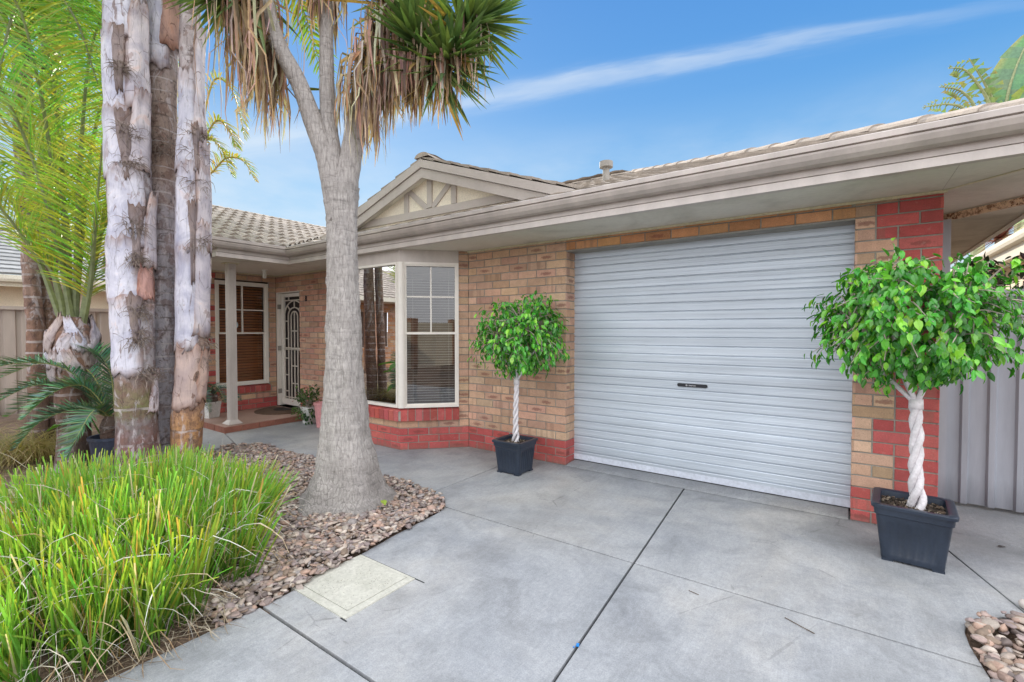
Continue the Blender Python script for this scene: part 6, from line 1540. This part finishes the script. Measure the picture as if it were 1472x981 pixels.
# ------------------------------------------------------------------ plants at the right
def fence_shrub():
    c = V((3.75, 1.75, 0)); t = thing('shrub', 'dark leafy shrub rising behind the grey fence panel', 'shrub', c); mb = MB(); sm = MB(); random.seed(71)
    for i in range(70):
        e = c + V((U(-.45, .5), U(-.4, .3), U(1.2, 2.02))); sm.tube([c + V((U(-.1, .1), U(-.1, .1), 0)), c.lerp(e, .6), e], [.015, .01, .004], 5)
        for k in range(12): p = e + rdir() * U(.02, .13); leaf_shape(mb, p, rdir() + V((0, 0, .2)), (V((0, 0, 1)) + rdir() * .7).normalized(), U(.06, .09), .035, random.choice([(.022, .035, .02), (.04, .05, .03), (.05, .03, .035), (.03, .06, .025)]))
    sm.build('stem', 'twig', t); mb.build('foliage', 'shrub_leaf', t)
fence_shrub()
def strelitzia():
    c = V((5.1, 12.6, 0)); t = thing('bird_of_paradise', 'giant bird of paradise with torn paddle leaves above the roof', 'plant', c); random.seed(81)
    st = MB()
    for dx, dy, r in ((0, 0, .16), (.5, .4, .15), (.9, .7, .16)): st.tube([c + V((dx, dy, -.05)), c + V((dx, dy, 3.5)), c + V((dx * 1.1, dy * 1.1, 6.4))], [r, r * .85, r * .6], 12, (.25, .27, .15))
    st.build('trunk', 'petiole', t)
    def paddle(base, pts, W, torn, tint, stalk_f=.25, half=None):
        mb = MB(); P = bez([base] + pts, 22); mb.tube(P, [lerp(.05, .012, i / 21) for i in range(22)], 6, (.34, .38, .20)); k0 = int(21 * stalk_f); n = 21 - k0
        view = V((2.366, -4.279, 1.415))
        for sg in ((-1, 1) if half is None else (half,)):
            i = k0
            while i < 21:
                seg_n = 1 if torn > rnd() else 2; i1 = min(21, i + seg_n)
                if torn > .6 and rnd() < .22: i = i1; continue
                vs = []; tc = tuple(x * U(.8, 1.2) for x in tint)
                for m in (i, i1):
                    t_ = (m - k0) / n; T = (P[min(m+1, 21)] - P[max(m-1, 0)]).normalized(); sd = T.cross((P[m] - view).normalized()).normalized(); sd = (sd + V((0, 0, -.12)) + T * .25).normalized()
                    w_ = W * math.sin(math.pi * min(1, t_ * .86 + .12)) ** .7; g_ = .012 * (1 if m == i else -1) * (2.2 if torn > .5 else 0)
                    vs += [P[m] + T * g_ * 0, P[m] + sd * sg * w_ * .5 + T * g_ * 2, P[m] + sd * sg * w_ * U(.9, 1.04) + T * g_ * 4 + V((0, 0, -.06 * w_))]
                e = tuple(lerp(tc[q], (.42, .36, .06)[q], .5 if rnd() < .4 else .1) for q in range(3)); mb.add(vs, [(0, 1, 4, 3), (1, 2, 5, 4)], tints=[tc, tc, e, tc, tc, e]); i = i1
        mb.build('leaf', 'shrub_leaf', t)
    G = (.12, .24, .12)
    paddle(V((5.3, 12.75, 6.6)), [V((5.36, 12.77, 7.17)), V((5.16, 12.64, 7.74)), V((4.83, 12.43, 8.38))], .30, .55, (.15, .27, .12), .35, -1 if True else None)
    paddle(V((5.2, 12.7, 6.5)), [V((5.27, 12.71, 7.17)), V((5.01, 12.54, 7.74)), V((4.72, 12.34, 8.10)), V((4.40, 12.12, 8.13))], .26, .85, (.17, .26, .11), .25)
    paddle(V((5.0, 12.55, 6.5)), [V((4.95, 12.5, 7.17)), V((4.65, 12.28, 7.56)), V((4.22, 11.97, 7.65))], .19, .97, (.20, .26, .12), .3)
    paddle(V((4.95, 12.5, 6.5)), [V((4.75, 12.35, 7.08)), V((4.37, 12.06, 7.20)), V((3.88, 11.71, 7.12))], .19, .97, (.19, .27, .12), .3)
    paddle(V((5.7, 13.0, 6.4)), [V((5.62, 12.95, 7.2)), V((5.80, 13.10, 8.1)), V((6.15, 13.40, 9.1))], .48, .25, G, .2)
    paddle(V((5.9, 13.1, 6.4)), [V((5.95, 13.1, 7.2)), V((6.2, 13.3, 8.0)), V((6.6, 13.5, 8.6))], .7, .2, G, .2)
    paddle(V((5.6, 12.9, 6.3)), [V((5.9, 12.9, 6.9)), V((6.3, 13.0, 7.3)), V((6.8, 13.1, 7.4))], .5, .3, (.18, .34, .05), .2)
strelitzia()
def glare_palm():
    c = V((6.0, 9.0, 0)); t = thing('palm_tree', 'fan of palm fronds coloured pale grey for glare between the house eave and the cream gutter', 'palm', c); mb = MB()
    trunk_loft(mb, [(6.0, 9.0, -.05, .2), (6.0, 9.0, 3.6, .18)], 14, .01, 6, step=.1); mb.build('trunk', 'palm_bark_b', t, smooth=True); random.seed(91)
    for i in range(14):
        a = i * 2.4; o = V((math.cos(a), math.sin(a), 0)); b = V((6.0, 9.0, 3.6)); m2 = MB(); frond(m2, m2, [b, b + o * .5 + V((0, 0, .55)), b + o * 1.2 + V((0, 0, .5)), b + o * 1.7 + V((0, 0, -.3))], 36, .5, .04, .7, tint=((.30, .31, .29), (.50, .50, .46)), stalk=(.4, .4, .36)); m2.build('frond', 'palm_leaf', t)  # pale grey tint puts the overexposed glare into the frond colour
    c2 = V((4.9, 9.5, 0)); t2 = thing('cordyline', 'dark red strappy cordyline tuft above the cream gutter', 'plant', c2); mb = MB(); mb.tube([c2, c2 + V((0, 0, 3.3))], [.06, .05], 8, (.2, .16, .14)); mb.build('stem', 'petiole', t2); mb = MB()
    for i in range(90): d = (rdir() + V((0, 0, .5))).normalized(); sword(mb, c2 + V((0, 0, 3.3)), d, U(.4, .65), .05, random.choice([(.20, .05, .05), (.13, .04, .04), (.30, .12, .07)]), .4, .3)
    mb.build('leaves', 'shrub_leaf', t2)
glare_palm()
